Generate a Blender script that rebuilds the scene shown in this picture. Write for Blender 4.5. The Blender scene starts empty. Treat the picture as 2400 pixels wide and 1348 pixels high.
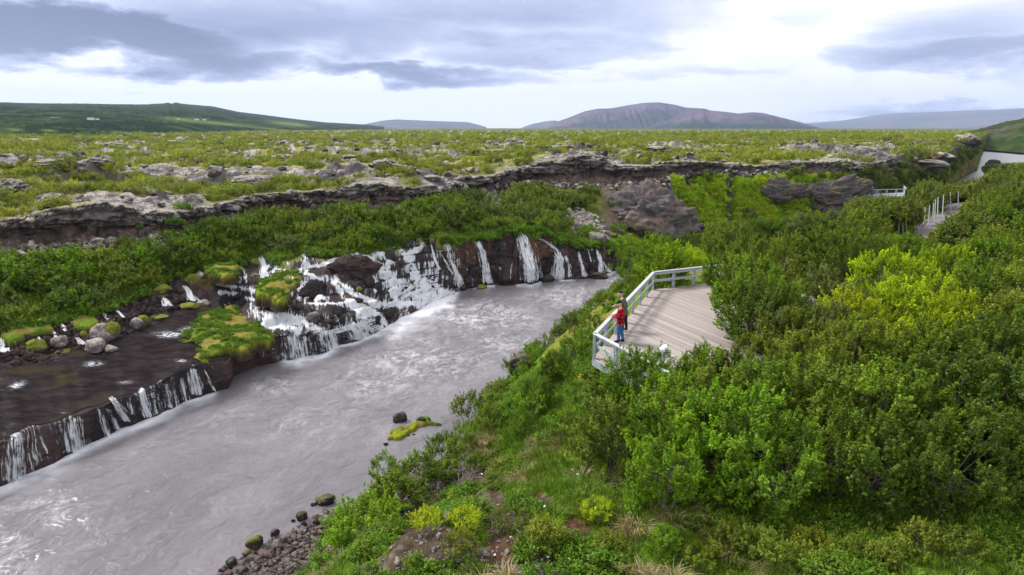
import bpy, bmesh, math, random
import numpy as np
from mathutils import Vector, Matrix, Euler
from mathutils.bvhtree import BVHTree

random.seed(7)
RNG = np.random.default_rng(7)
PI = math.pi
scene = bpy.context.scene
COL = scene.collection

# ------------------------------------------------------------------ camera
CAM_Z = 15.0
TH = math.radians(13.16)
CT, ST = math.cos(TH), math.sin(TH)
cam_d = bpy.data.cameras.new('camera')
cam_d.lens = 24.0; cam_d.sensor_width = 36.0
cam_d.clip_start = 0.1; cam_d.clip_end = 60000
cam = bpy.data.objects.new('camera', cam_d)
cam.location = (0, 0, CAM_Z); cam.rotation_euler = (PI/2 - TH, 0, 0)
COL.objects.link(cam); scene.camera = cam

def ray(u, v):
    """direction of the sight line through a point of the 2400x1348 photograph"""
    x = (u - 1200) / 1600.0; y = (674 - v) / 1600.0
    return np.array((x, CT + y*ST, -ST + y*CT))
def P(u, v, z):
    d = ray(u, v); t = (z - CAM_Z) / d[2]
    return np.array((d[0]*t, d[1]*t, z))
def PR(u, v, r):
    d = ray(u, v); t = r / math.hypot(d[0], d[1])
    return np.array((d[0]*t, d[1]*t, CAM_Z + d[2]*t))
def proj(x, y, z):
    D = y*CT - (z - CAM_Z)*ST
    D = np.where(np.abs(D) < 1e-3, 1e-3, D)
    return 1200 + 1600*x/D, 674 - 1600*(y*ST + (z - CAM_Z)*CT)/D

# ------------------------------------------------------------------ noise
def _h2(ix, iy, s):
    n = (ix.astype(np.int64)*374761393 + iy.astype(np.int64)*668265263 + s*1274126177) & 0xffffffff
    n = ((n ^ (n >> 13)) * 1274126177) & 0xffffffff
    n = (n ^ (n >> 16)) & 0xffffffff
    return n.astype(np.float64) / 4294967295.0
def vn2(x, y, s=0):
    x = np.asarray(x, float); y = np.asarray(y, float)
    ix = np.floor(x); iy = np.floor(y); fx = x - ix; fy = y - iy
    fx = fx*fx*fx*(fx*(fx*6 - 15) + 10); fy = fy*fy*fy*(fy*(fy*6 - 15) + 10)
    a = _h2(ix, iy, s); b = _h2(ix+1, iy, s); c = _h2(ix, iy+1, s); d = _h2(ix+1, iy+1, s)
    return (a + (b-a)*fx)*(1-fy) + (c + (d-c)*fx)*fy
def fbm2(x, y, f=1.0, o=4, s=0, g=0.5):
    r = 0; a = 1; t = 0
    for k in range(o):
        c_, s_ = math.cos(k*1.1), math.sin(k*1.1)
        r = r + a*vn2((x*c_ - y*s_)*f + 17.3*k, (x*s_ + y*c_)*f - 9.1*k, s + k*7); t += a; a *= g; f *= 2.03
    return r / t
def _h3(ix, iy, iz, s):
    n = (ix.astype(np.int64)*374761393 + iy.astype(np.int64)*668265263 + iz.astype(np.int64)*2147483647 + s*1274126177) & 0xffffffff
    n = ((n ^ (n >> 13)) * 1274126177) & 0xffffffff
    n = (n ^ (n >> 16)) & 0xffffffff
    return n.astype(np.float64) / 4294967295.0
def vn3(x, y, z, s=0):
    ix = np.floor(x); iy = np.floor(y); iz = np.floor(z); fx = x-ix; fy = y-iy; fz = z-iz
    fx = fx*fx*(3-2*fx); fy = fy*fy*(3-2*fy); fz = fz*fz*(3-2*fz)
    def pl(k):
        a = _h3(ix, iy, iz+k, s); b = _h3(ix+1, iy, iz+k, s); c = _h3(ix, iy+1, iz+k, s); d = _h3(ix+1, iy+1, iz+k, s)
        return (a + (b-a)*fx)*(1-fy) + (c + (d-c)*fx)*fy
    return pl(0)*(1-fz) + pl(1)*fz
def fbm3(x, y, z, f=1.0, o=3, s=0, g=0.5, ridge=False):
    r = 0; a = 1; t = 0
    for k in range(o):
        n = vn3(x*f + 5.2*k, y*f - 3.7*k, z*f + 1.3*k, s + k*5)
        if ridge: n = 1 - np.abs(2*n - 1)
        r = r + a*n; t += a; a *= g; f *= 2.07
    return r / t
def sst(a, b, x):
    t = np.clip((x - a) / (b - a), 0, 1); return t*t*(3 - 2*t)
def mix(a, b, t):
    return a + (b - a)*t
def mixc(A, B, t):
    return A*(1 - t[..., None]) + np.asarray(B)*t[..., None]

# ------------------------------------------------------------------ object helpers
def tag(o, label=None, cat=None, group=None, kind=None):
    if label: o['label'] = label
    if cat: o['category'] = cat
    if group: o['group'] = group
    if kind: o['kind'] = kind
    return o
def empty(name, loc, label=None, cat=None, group=None, rz=0.0):
    o = bpy.data.objects.new(name, None); o.empty_display_size = 0.3
    COL.objects.link(o); o.location = loc; o.rotation_euler = (0, 0, rz)
    return tag(o, label, cat, group)
def np_mesh(name, V, F, attrs=None, smooth=False, mat=None):
    """V (n,3); F (m,3|4) ints"""
    me = bpy.data.meshes.new(name)
    V = np.ascontiguousarray(V, np.float32); F = np.ascontiguousarray(F, np.int32)
    k = F.shape[1]
    me.vertices.add(len(V)); me.vertices.foreach_set('co', V.ravel())
    me.loops.add(F.size); me.loops.foreach_set('vertex_index', F.ravel())
    me.polygons.add(len(F)); me.polygons.foreach_set('loop_start', np.arange(0, F.size, k, dtype=np.int32))
    me.polygons.foreach_set('loop_total', np.full(len(F), k, np.int32))
    if smooth: me.polygons.foreach_set('use_smooth', np.ones(len(F), bool))
    me.update(calc_edges=True)
    for an, (typ, dom, arr) in (attrs or {}).items():
        a = me.attributes.new(an, typ, dom)
        arr = np.ascontiguousarray(arr, np.float32)
        a.data.foreach_set({'FLOAT': 'value', 'FLOAT_COLOR': 'color', 'FLOAT_VECTOR': 'vector', 'FLOAT2': 'vector'}[typ], arr.ravel())
    if mat: me.materials.append(mat)
    return me
def link(name, me, parent=None, loc=None):
    o = bpy.data.objects.new(name, me); COL.objects.link(o)
    if parent is not None: o.parent = parent
    if loc is not None: o.location = loc
    return o
def grid_faces(nr, nc, mask=None):
    i = np.arange(nr*nc).reshape(nr, nc)
    F = np.stack((i[:-1, :-1], i[:-1, 1:], i[1:, 1:], i[1:, :-1]), -1).reshape(-1, 4)
    if mask is not None: F = F[mask.reshape(-1)]
    return F
def compact(V, F, *arrs):
    used = np.unique(F); m = -np.ones(len(V), np.int64); m[used] = np.arange(len(used))
    return (V[used], m[F]) + tuple(a[used] for a in arrs)
def c4(C):
    return np.concatenate((C, np.ones(C.shape[:-1] + (1,))), -1)

class MB:
    """collects boxes and bars in one mesh"""
    def __init__(s): s.v = []; s.f = []
    def box(s, c, d, R=None):
        n = len(s.v); c = Vector(c); hx, hy, hz = d[0]/2, d[1]/2, d[2]/2
        for sx, sy, sz in ((-1,-1,-1),(1,-1,-1),(1,1,-1),(-1,1,-1),(-1,-1,1),(1,-1,1),(1,1,1),(-1,1,1)):
            p = Vector((sx*hx, sy*hy, sz*hz)); p = R @ p if R else p
            s.v.append(tuple(p + c))
        for q in ((0,3,2,1),(4,5,6,7),(0,1,5,4),(1,2,6,5),(2,3,7,6),(3,0,4,7)): s.f.append(tuple(n + k for k in q))
    def bar(s, a, b, w, h):
        a = Vector(a); b = Vector(b); d = b - a; L = d.length
        R = d.to_track_quat('X', 'Z').to_matrix()
        s.box((a + b)/2, (L, w, h), R)
    def tube(s, pts, rad, n=6, cap=True):
        pts = [Vector(p) for p in pts]; rings = []
        for i, p in enumerate(pts):
            d = (pts[min(i+1, len(pts)-1)] - pts[max(i-1, 0)]).normalized()
            q = d.to_track_quat('Z', 'Y'); r = rad[i] if hasattr(rad, '__len__') else rad
            k0 = len(s.v)
            for j in range(n):
                a = 2*PI*j/n; s.v.append(tuple(p + q @ Vector((math.cos(a)*r, math.sin(a)*r, 0))))
            rings.append(k0)
        for a, b in zip(rings, rings[1:]):
            for j in range(n): s.f.append((a + j, a + (j+1) % n, b + (j+1) % n, b + j))
        if cap:
            s.f.append(tuple(rings[0] + j for j in range(n))[::-1]); s.f.append(tuple(rings[-1] + j for j in range(n)))
    def build(s, name, m, parent=None, bevel=0, smooth=False):
        me = bpy.data.meshes.new(name); me.from_pydata(s.v, [], s.f); me.update()
        if m: me.materials.append(m)
        if bevel:
            bm = bmesh.new(); bm.from_mesh(me)
            bmesh.ops.bevel(bm, geom=bm.edges[:], offset=bevel, segments=1, affect='EDGES'); bm.to_mesh(me); bm.free()
        if smooth:
            for p_ in me.polygons: p_.use_smooth = True
        return link(name, me, parent)

# ------------------------------------------------------------------ materials
def new_mat(name):
    m = bpy.data.materials.new(name); m.use_nodes = True
    nt = m.node_tree; nt.nodes.clear()
    out = nt.nodes.new('ShaderNodeOutputMaterial')
    return m, nt, out
class NT:
    def __init__(s, nt): s.nt = nt
    def n(s, t, **kw):
        nd = s.nt.nodes.new(t)
        for k, v in kw.items(): setattr(nd, k, v)
        return nd
    def l(s, a, b): s.nt.links.new(a, b)
    def put(s, sock, v):
        if isinstance(v, bpy.types.NodeSocket): s.l(v, sock)
        else: sock.default_value = v
    def m(s, op, a, b=None, c=None, clamp=False):
        nd = s.n('ShaderNodeMath', operation=op, use_clamp=clamp); s.put(nd.inputs[0], a)
        if b is not None: s.put(nd.inputs[1], b)
        if c is not None: s.put(nd.inputs[2], c)
        return nd.outputs[0]
    def vm(s, op, a, b=None):
        nd = s.n('ShaderNodeVectorMath', operation=op); s.put(nd.inputs[0], a)
        if b is not None: s.put(nd.inputs[1], b)
        return nd.outputs[0]
    def noise(s, vec, scale, detail=3, rough=0.55, dist=0.0, out=0):
        nd = s.n('ShaderNodeTexNoise'); s.l(vec, nd.inputs['Vector']); nd.inputs['Scale'].default_value = scale
        nd.inputs['Detail'].default_value = detail; nd.inputs['Roughness'].default_value = rough; nd.inputs['Distortion'].default_value = dist
        return nd.outputs[out]
    def mapr(s, v, a, b, c=0.0, d=1.0, smooth=True):
        nd = s.n('ShaderNodeMapRange'); nd.interpolation_type = 'SMOOTHSTEP' if smooth else 'LINEAR'
        s.put(nd.inputs[0], v)
        for i, x in enumerate((a, b, c, d)): s.put(nd.inputs[i+1], x)
        return nd.outputs[0]
    def mixc(s, f, a, b, bt='MIX'):
        nd = s.n('ShaderNodeMix', data_type='RGBA', blend_type=bt); s.put(nd.inputs[0], f)
        for sk, v in ((nd.inputs[6], a), (nd.inputs[7], b)):
            if isinstance(v, tuple): v = (*v, 1.0) if len(v) == 3 else v
            s.put(sk, v)
        return nd.outputs[2]
    def bump(s, h, st=0.5, dist=0.1, normal=None):
        nd = s.n('ShaderNodeBump'); s.l(h, nd.inputs['Height']); nd.inputs['Strength'].default_value = st
        nd.inputs['Distance'].default_value = dist
        if normal: s.l(normal, nd.inputs['Normal'])
        return nd.outputs[0]
    def pbr(s, col, rough=0.8, normal=None, spec=0.3, out=None, metal=0.0):
        nd = s.n('ShaderNodeBsdfPrincipled')
        if isinstance(col, tuple): col = (*col, 1.0) if len(col) == 3 else col
        s.put(nd.inputs['Base Color'], col); s.put(nd.inputs['Roughness'], rough)
        s.put(nd.inputs['Specular IOR Level'], spec); nd.inputs['Metallic'].default_value = metal
        if normal: s.l(normal, nd.inputs['Normal'])
        if out: s.l(nd.outputs[0], out.inputs['Surface'])
        return nd.outputs[0]
    def attr(s, name, out='Fac'):
        nd = s.n('ShaderNodeAttribute', attribute_name=name); return nd.outputs[out]
    def pos(s):
        return s.n('ShaderNodeNewGeometry').outputs['Position']
    def obj(s):
        return s.n('ShaderNodeTexCoord').outputs['Object']

def simple_mat(name, col, rough=0.8, spec=0.3, var=0.15, scale=6.0, metal=0.0, bump=0.0):
    m, nt, out = new_mat(name); N = NT(nt)
    n = N.noise(N.obj(), scale, 4)
    a = tuple(c*(1-var) for c in col); b = tuple(min(1, c*(1+var)) for c in col)
    c = N.mixc(N.mapr(n, .3, .7), a, b)
    N.pbr(c, rough, N.bump(n, bump, 0.02) if bump else None, spec, out, metal)
    return m

def ground_mat(name, fine=7.0, bump=0.6, bdist=0.15, contrast=0.5, rough=0.9):
    """vertex colour says what grows or lies there; noise breaks it up"""
    m, nt, out = new_mat(name); N = NT(nt)
    p = N.pos(); col = N.attr('Col', 'Color'); wet = N.attr('wet')
    n1 = N.noise(p, fine, 5, 0.65); n2 = N.noise(p, fine*5, 3, 0.6)
    k = N.m('ADD', N.mapr(n1, .25, .75, 1-contrast, 1+contrast, False), N.mapr(n2, .25, .75, -contrast*.6, contrast*.6, False))
    k = N.m('MAXIMUM', k, 0.25)
    mul = N.vm('SCALE', col); mul.node.inputs['Scale'].default_value = 1; N.l(k, mul.node.inputs['Scale'])
    hgt = N.m('ADD', n1, N.m('MULTIPLY', n2, 0.4))
    nb = N.bump(hgt, bump, bdist)
    r = N.m('SUBTRACT', rough, N.m('MULTIPLY', wet, rough - 0.28))
    df = N.n('ShaderNodeBsdfDiffuse'); N.l(mul, df.inputs[0]); N.l(nb, df.inputs['Normal'])
    gl = N.n('ShaderNodeBsdfGlossy'); gl.inputs['Roughness'].default_value = .35; N.l(nb, gl.inputs['Normal'])
    ms = N.n('ShaderNodeMixShader'); N.l(N.m('ADD', .004, N.m('MULTIPLY', wet, .022)), ms.inputs[0]); N.l(df.outputs[0], ms.inputs[1]); N.l(gl.outputs[0], ms.inputs[2]); N.l(ms.outputs[0], out.inputs[0])
    return m
M = {}
M['ground'] = ground_mat('lava_ground')
M['bank'] = ground_mat('bank_ground', 5.0, 0.5, 0.1, 0.45)
M['hill'] = ground_mat('hill_ground', 0.02, 0.0, 1.0, 0.25)
M['rock'] = ground_mat('lava_rock', 6.0, 0.8, 0.12, 0.45)
M['moss'] = ground_mat('moss_cover', 12.0, 0.7, 0.06, 0.35)
def leaf_mat(name, transl=0.35, use_color=True, ramp=None):
    m, nt, out = new_mat(name); N = NT(nt)
    oi = N.n('ShaderNodeObjectInfo'); t = N.attr('tint')
    if use_color: c = oi.outputs['Color']
    else:
        r = N.n('ShaderNodeValToRGB'); N.l(oi.outputs['Random'], r.inputs[0]); r.color_ramp.interpolation = 'LINEAR'
        els = r.color_ramp.elements
        while len(els) < len(ramp): els.new(0.5)
        for i, cc in enumerate(ramp): els[i].position = i/(len(ramp)-1); els[i].color = (*cc, 1)
        c = r.outputs[0]
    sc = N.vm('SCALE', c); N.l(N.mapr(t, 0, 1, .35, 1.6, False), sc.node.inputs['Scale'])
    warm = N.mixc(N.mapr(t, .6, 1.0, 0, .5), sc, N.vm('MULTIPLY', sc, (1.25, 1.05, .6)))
    d = N.n('ShaderNodeBsdfDiffuse'); N.l(warm, d.inputs[0])
    tr = N.n('ShaderNodeBsdfTranslucent'); N.l(N.vm('MULTIPLY', warm, (1.0, 1.05, .6)), tr.inputs[0])
    mx = N.n('ShaderNodeMixShader'); mx.inputs[0].default_value = transl
    N.l(d.outputs[0], mx.inputs[1]); N.l(tr.outputs[0], mx.inputs[2])
    gl = N.n('ShaderNodeBsdfGlossy'); gl.inputs['Roughness'].default_value = .45; gl.inputs[0].default_value = (1, 1, 1, 1)
    m2 = N.n('ShaderNodeMixShader'); m2.inputs[0].default_value = .012
    N.l(mx.outputs[0], m2.inputs[1]); N.l(gl.outputs[0], m2.inputs[2])
    N.l(m2.outputs[0], out.inputs[0])
    return m
M['leaf'] = leaf_mat('leaves')
M['leaf_scrub'] = leaf_mat('scrub_leaves', .3, False, ((.19,.24,.03), (.25,.30,.035), (.31,.34,.045), (.21,.25,.05), (.27,.32,.03)))
M['leaf_forest'] = leaf_mat('woodland_leaves', .3, False, ((.11,.16,.02), (.15,.195,.022), (.19,.22,.03), (.13,.17,.03)))
M['leaf_slope'] = leaf_mat('slope_leaves', .3, False, ((.09,.14,.02), (.13,.18,.02), (.16,.21,.025), (.10,.14,.03)))
M['grass'] = leaf_mat('grass_blades', .3, False, ((.10,.22,.010), (.13,.25,.012), (.18,.26,.03), (.10,.19,.012), (.24,.27,.06)))
M['dry'] = leaf_mat('dry_grass', .2, False, ((.42,.34,.19), (.34,.26,.14), (.30,.27,.13)))
M['herb'] = leaf_mat('herbs', .3, False, ((.09,.20,.01), (.13,.25,.015), (.17,.24,.03)))
M['mosspl'] = leaf_mat('bright_moss_plants', .25, False, ((.28,.46,.01), (.38,.52,.015), (.20,.38,.015), (.48,.46,.02)))
M['bark'] = simple_mat('bark', (.11,.09,.075), .9, .1, .4, 14)
M['twig'] = simple_mat('dead_wood', (.30,.26,.24), .9, .1, .25, 20)
# ================================================================== THE FAR BANK: river edge, lava rock, slope, cliff, plateau
PHI = np.radians(np.arange(-50, 50.001, 0.068)); NC = len(PHI)
def curve(pts):
    """[(phi, r, z)] -> r(phi), z(phi)"""
    a = sorted((math.atan2(p[0], p[1]), math.hypot(p[0], p[1]), p[2]) for p in pts)
    a = np.array(a)
    return np.interp(PHI, a[:, 0], a[:, 1]), np.interp(PHI, a[:, 0], a[:, 2])
Wpx = [(-700,1500),(-300,1268),(0,1136),(80,1105),(200,1050),(350,981),(480,926),(535,907),(548,880),(585,862),(660,846),(760,829),(860,790),
       (900,768),(960,735),(1000,714),(1062,693),(1085,679),(1150,669),(1250,663),(1340,656),(1400,650),(1450,633),(1495,614),
       (1560,592),(1650,574),(1800,558),(1900,544),(1970,528),(2100,505),(2200,470),(2290,400),(2312,343),(2340,342),(2400,338),(2600,336),(3200,336)]
rW, _ = curve([P(u, v, 0) for u, v in Wpx]); zW = np.zeros(NC)
def rW_at(p): return float(np.interp(math.atan2(p[0], p[1]), PHI, rW))
def ptdr(u, v, dr):
    """point on the sight line at the distance of the waterline + dr"""
    d = ray(u, v); f = math.atan2(d[0], d[1]); return PR(u, v, float(np.interp(f, PHI, rW)) + dr)
Lr, Lz = curve([P(*q) for q in ((-700,1400,1.7),(-300,1165,1.7),(0,1032,1.7),(147,984,1.7),(240,952,1.7),(322,922,1.7),(400,893,1.72),(453,861,1.8),(492,856,1.8),(535,862,1.5),
      (575,830,1.55),(620,800,1.65),(660,786,1.6),(760,768,1.65),(870,747,1.3))] +
      [ptdr(*q) for q in ((915,725,1.6),(960,700,1.5),(1040,676,1.0),(1062,660,.8),(1085,625,.7),(1150,612,.7),(1250,603,.8),(1340,612,.9),(1400,618,.9),(1450,609,.8),(1495,596,.8),
      (1560,580,1),(1650,562,1.2),(1800,545,1.2),(1900,532,1.2),(2100,495,1.5),(2200,460,2),(2290,385,2),(2320,339,4),(2400,334,4),(3200,332,4))])
Tr, Tz = curve([P(*q) for q in ((-700,1000,2.4),(-300,850,2.4),(0,792,2.5),(60,786,2.5),(130,766,2.55),(200,746,2.65),(260,728,2.8),(340,690,3.2),(400,662,3.5),(450,632,4.0),(510,640,3.9),
      (560,618,4.1),(600,592,4.5),(650,618,4.1),(712,598,4.4),(780,604,4.3),(840,596,4.4),(930,577,4.6),(1000,556,4.9))] +
      [ptdr(*q) for q in ((1030,566,3.8),(1070,573,2.2),(1130,562,2.2),(1220,546,2.4),(1280,556,2.3),(1360,584,2.2),(1420,582,2.0),(1495,590,1.8),(1560,562,3),(1650,548,3),(1800,533,3),
      (1900,520,3),(2100,480,4),(2200,450,4),(2290,365,5),(2320,334,14),(2400,330,14),(3200,326,14))])
Cr, Cz = curve([P(*q) for q in ((-700,640,5.8),(-300,610,5.9),(0,588,6.0),(100,580,6.1),(200,574,6.3),(300,566,6.3),(400,557,6.3),(500,530,6.4),(600,512,6.5),(700,500,6.5),(800,503,6.5),
      (900,498,6.6),(1000,486,6.8),(1100,462,7.0),(1200,440,7.3),(1300,437,7.5),(1380,435,7.6),(1450,434,7.6),(1500,434,7.6))] +
      [ptdr(*q) for q in ((1560,423,9),(1650,408,10),(1800,408,10),(1900,405,9),(2034,404,9),(2100,400,10),(2200,385,12),(2290,345,14),(2320,326,40),(2400,322,40),(3200,320,40))])
def rC_at(u, v):
    d = ray(u, v); return float(np.interp(math.atan2(d[0], d[1]), PHI, Cr))
Rpx = [(-700,560,1.4),(-300,530,1.4),(-100,522,1.4),(0,517,1.5),(67,510,1.5),(87,500,1.5),(167,483,1.6),(234,474,1.6),(290,483,1.6),(334,490,1.6),(394,500,1.5),(434,497,1.5),(501,483,1.5),(567,463,1.5),
       (634,453,1.5),(734,448,1.5),(800,438,1.6),(833,428,1.8),(900,431,1.8),(943,441,1.6),(1034,441,1.6),(1084,421,1.8),(1150,414,1.8),(1214,398,2),(1267,385,2.2),(1334,371,2.5),(1367,364,3),
       (1411,368,3),(1434,386,2),(1524,390,2),(1548,380,2),(1600,377,2),(1647,382,2),(1787,388,2),(1834,381,2),(1877,381,2),(1964,379,2),(2034,384,2),(2100,374,2),(2200,368,2),(2290,333,3),(2320,322,20),(2400,318,20),(3200,316,20)]
Rr, Rz = curve([PR(u, v, rC_at(u, v) + dr) for u, v, dr in Rpx])
_s = PHI*rW                                    # uneven edges
_k = sst(math.radians(22), math.radians(18), PHI)
rW = rW + (fbm2(_s, 0*_s, .55, 3, 801) - .5)*1.1*_k + (fbm2(_s, 0*_s, 2.2, 2, 803) - .5)*.35*_k
Lr = np.maximum(Lr + (fbm2(_s, 0*_s, .75, 3, 805) - .5)*2.2*_k + (fbm2(_s, 0*_s, 3.0, 2, 807) - .5)*.7*_k, rW + .12)
Lz = Lz*(1 + (fbm2(_s, 0*_s, .9, 3, 809) - .5)*.22*_k)

def radial(k): return (np.sin(PHI)[None, :]*k, np.cos(PHI)[None, :]*k)
segs = []   # (R, Z, zone)
def seg(r0, z0, r1, z1, n, zone, fr=None, fz=None, end=False):
    t = np.linspace(0, 1, n, endpoint=end)[:, None]
    a = fr(t) if fr else t; b = fz(t) if fz else t
    segs.append((r0 + (r1 - r0)*a, z0 + (z1 - z0)*b, np.full((n, NC), zone)))
one = np.ones(NC)
seg(rW - .5, one*-.8, rW, one*0., 6, 0)
seg(rW, zW, Lr, Lz, 46, 0, lambda t: t**1.3, lambda t: 1-(1-t)**1.25)
seg(Lr, Lz, Tr, Tz, 150, 1)
seg(Tr, Tz, Cr, Cz, 90, 2, None, lambda t: t*.75 + .25*t**2)
seg(Cr, Cz, Rr, Rz, 44, 3, lambda t: t + 1.0*np.sin(PI*t)*(1-t), None)
zfar = np.interp(PHI, np.radians([-50, -30, 0, 30, 36, 50]), [9.0, 9.0, 9.4, 9.6, 8.5, 7])
r1 = Rr + 60
seg(Rr, Rz, r1, zfar, 190, 4, lambda t: t**1.25, lambda t: sst(0, 1, t))
r2 = np.full(NC, 12000.0)
n = 230; t = np.linspace(0, 1, n)[:, None]
Rlog = np.exp(np.log(r1) + (np.log(r2) - np.log(r1))*t**1.1)
segs.append((Rlog, zfar + (9.5 - zfar)*t, np.full((n, NC), 4)))
R = np.concatenate([s[0] for s in segs]); Z = np.concatenate([s[1] for s in segs]); ZONE = np.concatenate([s[2] for s in segs])
NR = R.shape[0]
X = np.sin(PHI)[None]*R; Y = np.cos(PHI)[None]*R
U0, V0 = proj(X, Y, Z)

# --- plateau relief: lava ridges and hollows
d_rim = R - Rr[None]
pl = (ZONE == 4)
rid = fbm2(X*.5, Y, .085, 4, 11); rid2 = fbm2(X*.6, Y, .33, 3, 23)
ridge = sst(.52, .72, rid)
big = (ridge*1.5 + (rid2 - .5)*1.1 + (fbm2(X, Y, 1.3, 3, 31) - .5)*.45)
fade = np.clip(60.0/np.maximum(d_rim, 60), .0, 1)**.35
Z = Z + np.where(pl, big*np.clip(d_rim/5, .12, 1)*fade, 0)
outc = np.where(pl, sst(.55, .66, fbm2(X*.45 + 40, Y, .16, 4, 57)), 0)
lump = np.maximum(fbm2(X, Y, .7, 3, 71) - .42, 0)*2.2
Z = Z + outc*lump*.9*np.clip(d_rim/3, .2, 1)
# dense birch cover stands a little higher than bare lava far away (read as canopy)
# --- the cascade: stepped rock between the lip and the springs
stepm = np.where(ZONE == 1, sst(545, 640, U0)*(1 - sst(1040, 1075, U0)), 0)
zz = Z + (fbm2(X, Y, .45, 3, 5) - .5)*1.5*stepm*np.where(ZONE == 1, sst(0, .5, Z - 1.3), 0)
st = .62; q = zz/st; fq = q - np.floor(q)
zt = (np.floor(q) + sst(.38, .92, fq))*st
Z = np.where(ZONE == 1, mix(Z, mix(zz, zt, .85), stepm), Z)
# left shelf: nearly level sheet of rock, rubble close to the bushes
shelf = np.where(ZONE == 1, 1 - sst(535, 600, U0), 0)
frac = np.clip((R - Lr)/(Tr - Lr + 1e-6), 0, 1)
prof = Lz[None] + (Tz - Lz)[None]*(sst(.55, 1, frac)*.9 + .1*frac)
rub = (fbm2(X, Y, 1.6, 3, 91) - .5)*.7*sst(.5, .8, frac) + (fbm2(X, Y, .5, 2, 93) - .5)*.12
Z = np.where(shelf > 0, mix(Z, prof + rub, shelf), Z)
# slope under the bushes, cliff
Z = Z + np.where(ZONE == 2, (fbm2(X, Y, .35, 3, 41) - .5)*1.0*np.sin(PI*np.clip((R-Tr)/(Cr-Tr), 0, 1)), 0)

def normals(X, Y, Z):
    dx = np.stack([np.gradient(a, axis=0) for a in (X, Y, Z)], -1)
    dy = np.stack([np.gradient(a, axis=1) for a in (X, Y, Z)], -1)
    N_ = np.cross(dy, dx); N_ /= np.linalg.norm(N_, axis=-1, keepdims=True) + 1e-12
    return N_
Nn = normals(X, Y, Z)
amp = np.zeros_like(Z)
right = sst(1045, 1085, U0)*(1 - sst(1500, 1560, U0))
amp = np.where(ZONE == 0, .22 + .35*right, amp)
amp = np.where(ZONE == 1, .05 + .28*stepm + .45*right, amp)
amp = np.where(ZONE == 2, .18, amp)
mossface = sst(1560, 1620, U0)*(ZONE >= 1)*(ZONE <= 2)
amp = np.where(mossface > .5, 1.3, amp)
amp = np.where(ZONE == 3, 1.0, amp)
rowi = np.arange(NR)[:, None]*np.ones((1, NC))
amp = np.where(pl, 1.0*np.exp(-np.maximum(d_rim, 0)/1.2) + .12*np.clip(1 - d_rim/120, 0, 1), amp)
near = R < 170
dsp = np.zeros_like(Z)
xs, ys, zs = X[near], Y[near], Z[near]
d1 = fbm3(xs, ys, zs*1.6, .55, 3, 3) - .5
d2 = fbm3(xs, ys, zs*2.2, 1.7, 4, 13, ridge=True, g=.6) - .5
layer = fbm3(xs*.3, ys*.3, zs*2.6, 1.0, 2, 33) - .5
dsp[near] = d1*1.5 + d2*np.where(ZONE[near] == 3, .95, .55) + np.where(ZONE[near] == 3, layer*1.3, 0)
blk = fbm3(xs, ys, zs*1.3, .9, 2, 53); blk = np.floor(blk*9)/9 - .5; blk2 = vn3(xs*2.6, ys*2.6, zs*3.4, 59); blk2 = np.floor(blk2*4)/4 - .4
dsp[near] += np.where((ZONE[near] == 3) | ((ZONE[near] == 4) & (d_rim[near] < 3)), blk*1.6 + blk2*.35, 0)
dsp *= amp
Nh = Nn.copy(); Nh[..., 2] *= .45
X = X + Nh[..., 0]*dsp; Y = Y + Nh[..., 1]*dsp; Z = Z + Nh[..., 2]*dsp
# vertical ribs on the water-worn rock face on the right and the left curtain
rib = ((vn2(PHI[None]*R*1.1, Z*.15, 77) - .5)*.6 + (vn2(PHI[None]*R*3.1, Z*.3, 78) - .5)*.3)*np.where((ZONE == 0), 1, 0)*np.clip(Z/.6, 0, 1)
X = X + Nn[..., 0]*rib; Y = Y + Nn[..., 1]*rib

# ------------------------------------------------------------------ what lies on it (albedo)
Nn = normals(X, Y, Z); nz = np.abs(Nn[..., 2])
U, V = proj(X, Y, Z)
n_lo = fbm2(X, Y, .12, 3, 101); n_mid = fbm2(X, Y, .6, 4, 103); n_hi = fbm2(X, Y, 3.0, 3, 107)
n_v = fbm3(X.ravel()[:], Y.ravel(), Z.ravel(), 1.8, 3, 111).reshape(X.shape)
ROCK = np.array((.095, .085, .088)); ROCKB = np.array((.17, .115, .088)); WET = np.array((.030, .022, .024)); RED = np.array((.085, .045, .042))
LICH = np.array((.36, .33, .29)); LICH2 = np.array((.17, .155, .15)); MOSS = np.array((.17, .18, .035)); MOSSY = np.array((.33, .34, .02)); OCH = np.array((.26, .16, .07))
SOIL = np.array((.105, .066, .048)); GREEN = np.array((.09, .13, .018)); SCRUB = np.array((.17, .21, .035))
sh = X.shape
# plateau
C = np.broadcast_to(LICH, sh + (3,)).copy()
C = mixc(C, LICH2, sst(.42, .56, n_mid)); C = mixc(C, ROCK, sst(.52, .60, n_hi)*.75)
veg = sst(.46, .54, fbm2(X*.6 + 9, Y, .12, 4, 121) + (n_mid - .5)*.35 - outc*.10 - ridge*.05 + .07 + .05*sst(900, 1700, U))
C = mixc(C, MOSS*1.15 + np.array((.05, .045, .015)), veg*.85)
C = mixc(C, OCH*1.1, veg*sst(.58, .7, n_v)*.5)
C = mixc(C, ROCK*.8, sst(.93, .72, nz)*.9)
C = mixc(C, ROCK*1.0, outc*sst(.48, .58, n_hi)*.8)
# far scrub reads as one cover
farveg = sst(160, 420, R)*sst(.44, .5, fbm2(X*.35, Y*1.0, .05, 4, 131) + .03*sst(600, 1800, U))
C = mixc(C, SCRUB*.8, farveg*.9)
C = mixc(C, np.array((.085, .095, .055)), sst(900, 2500, R)*.75)
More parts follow.
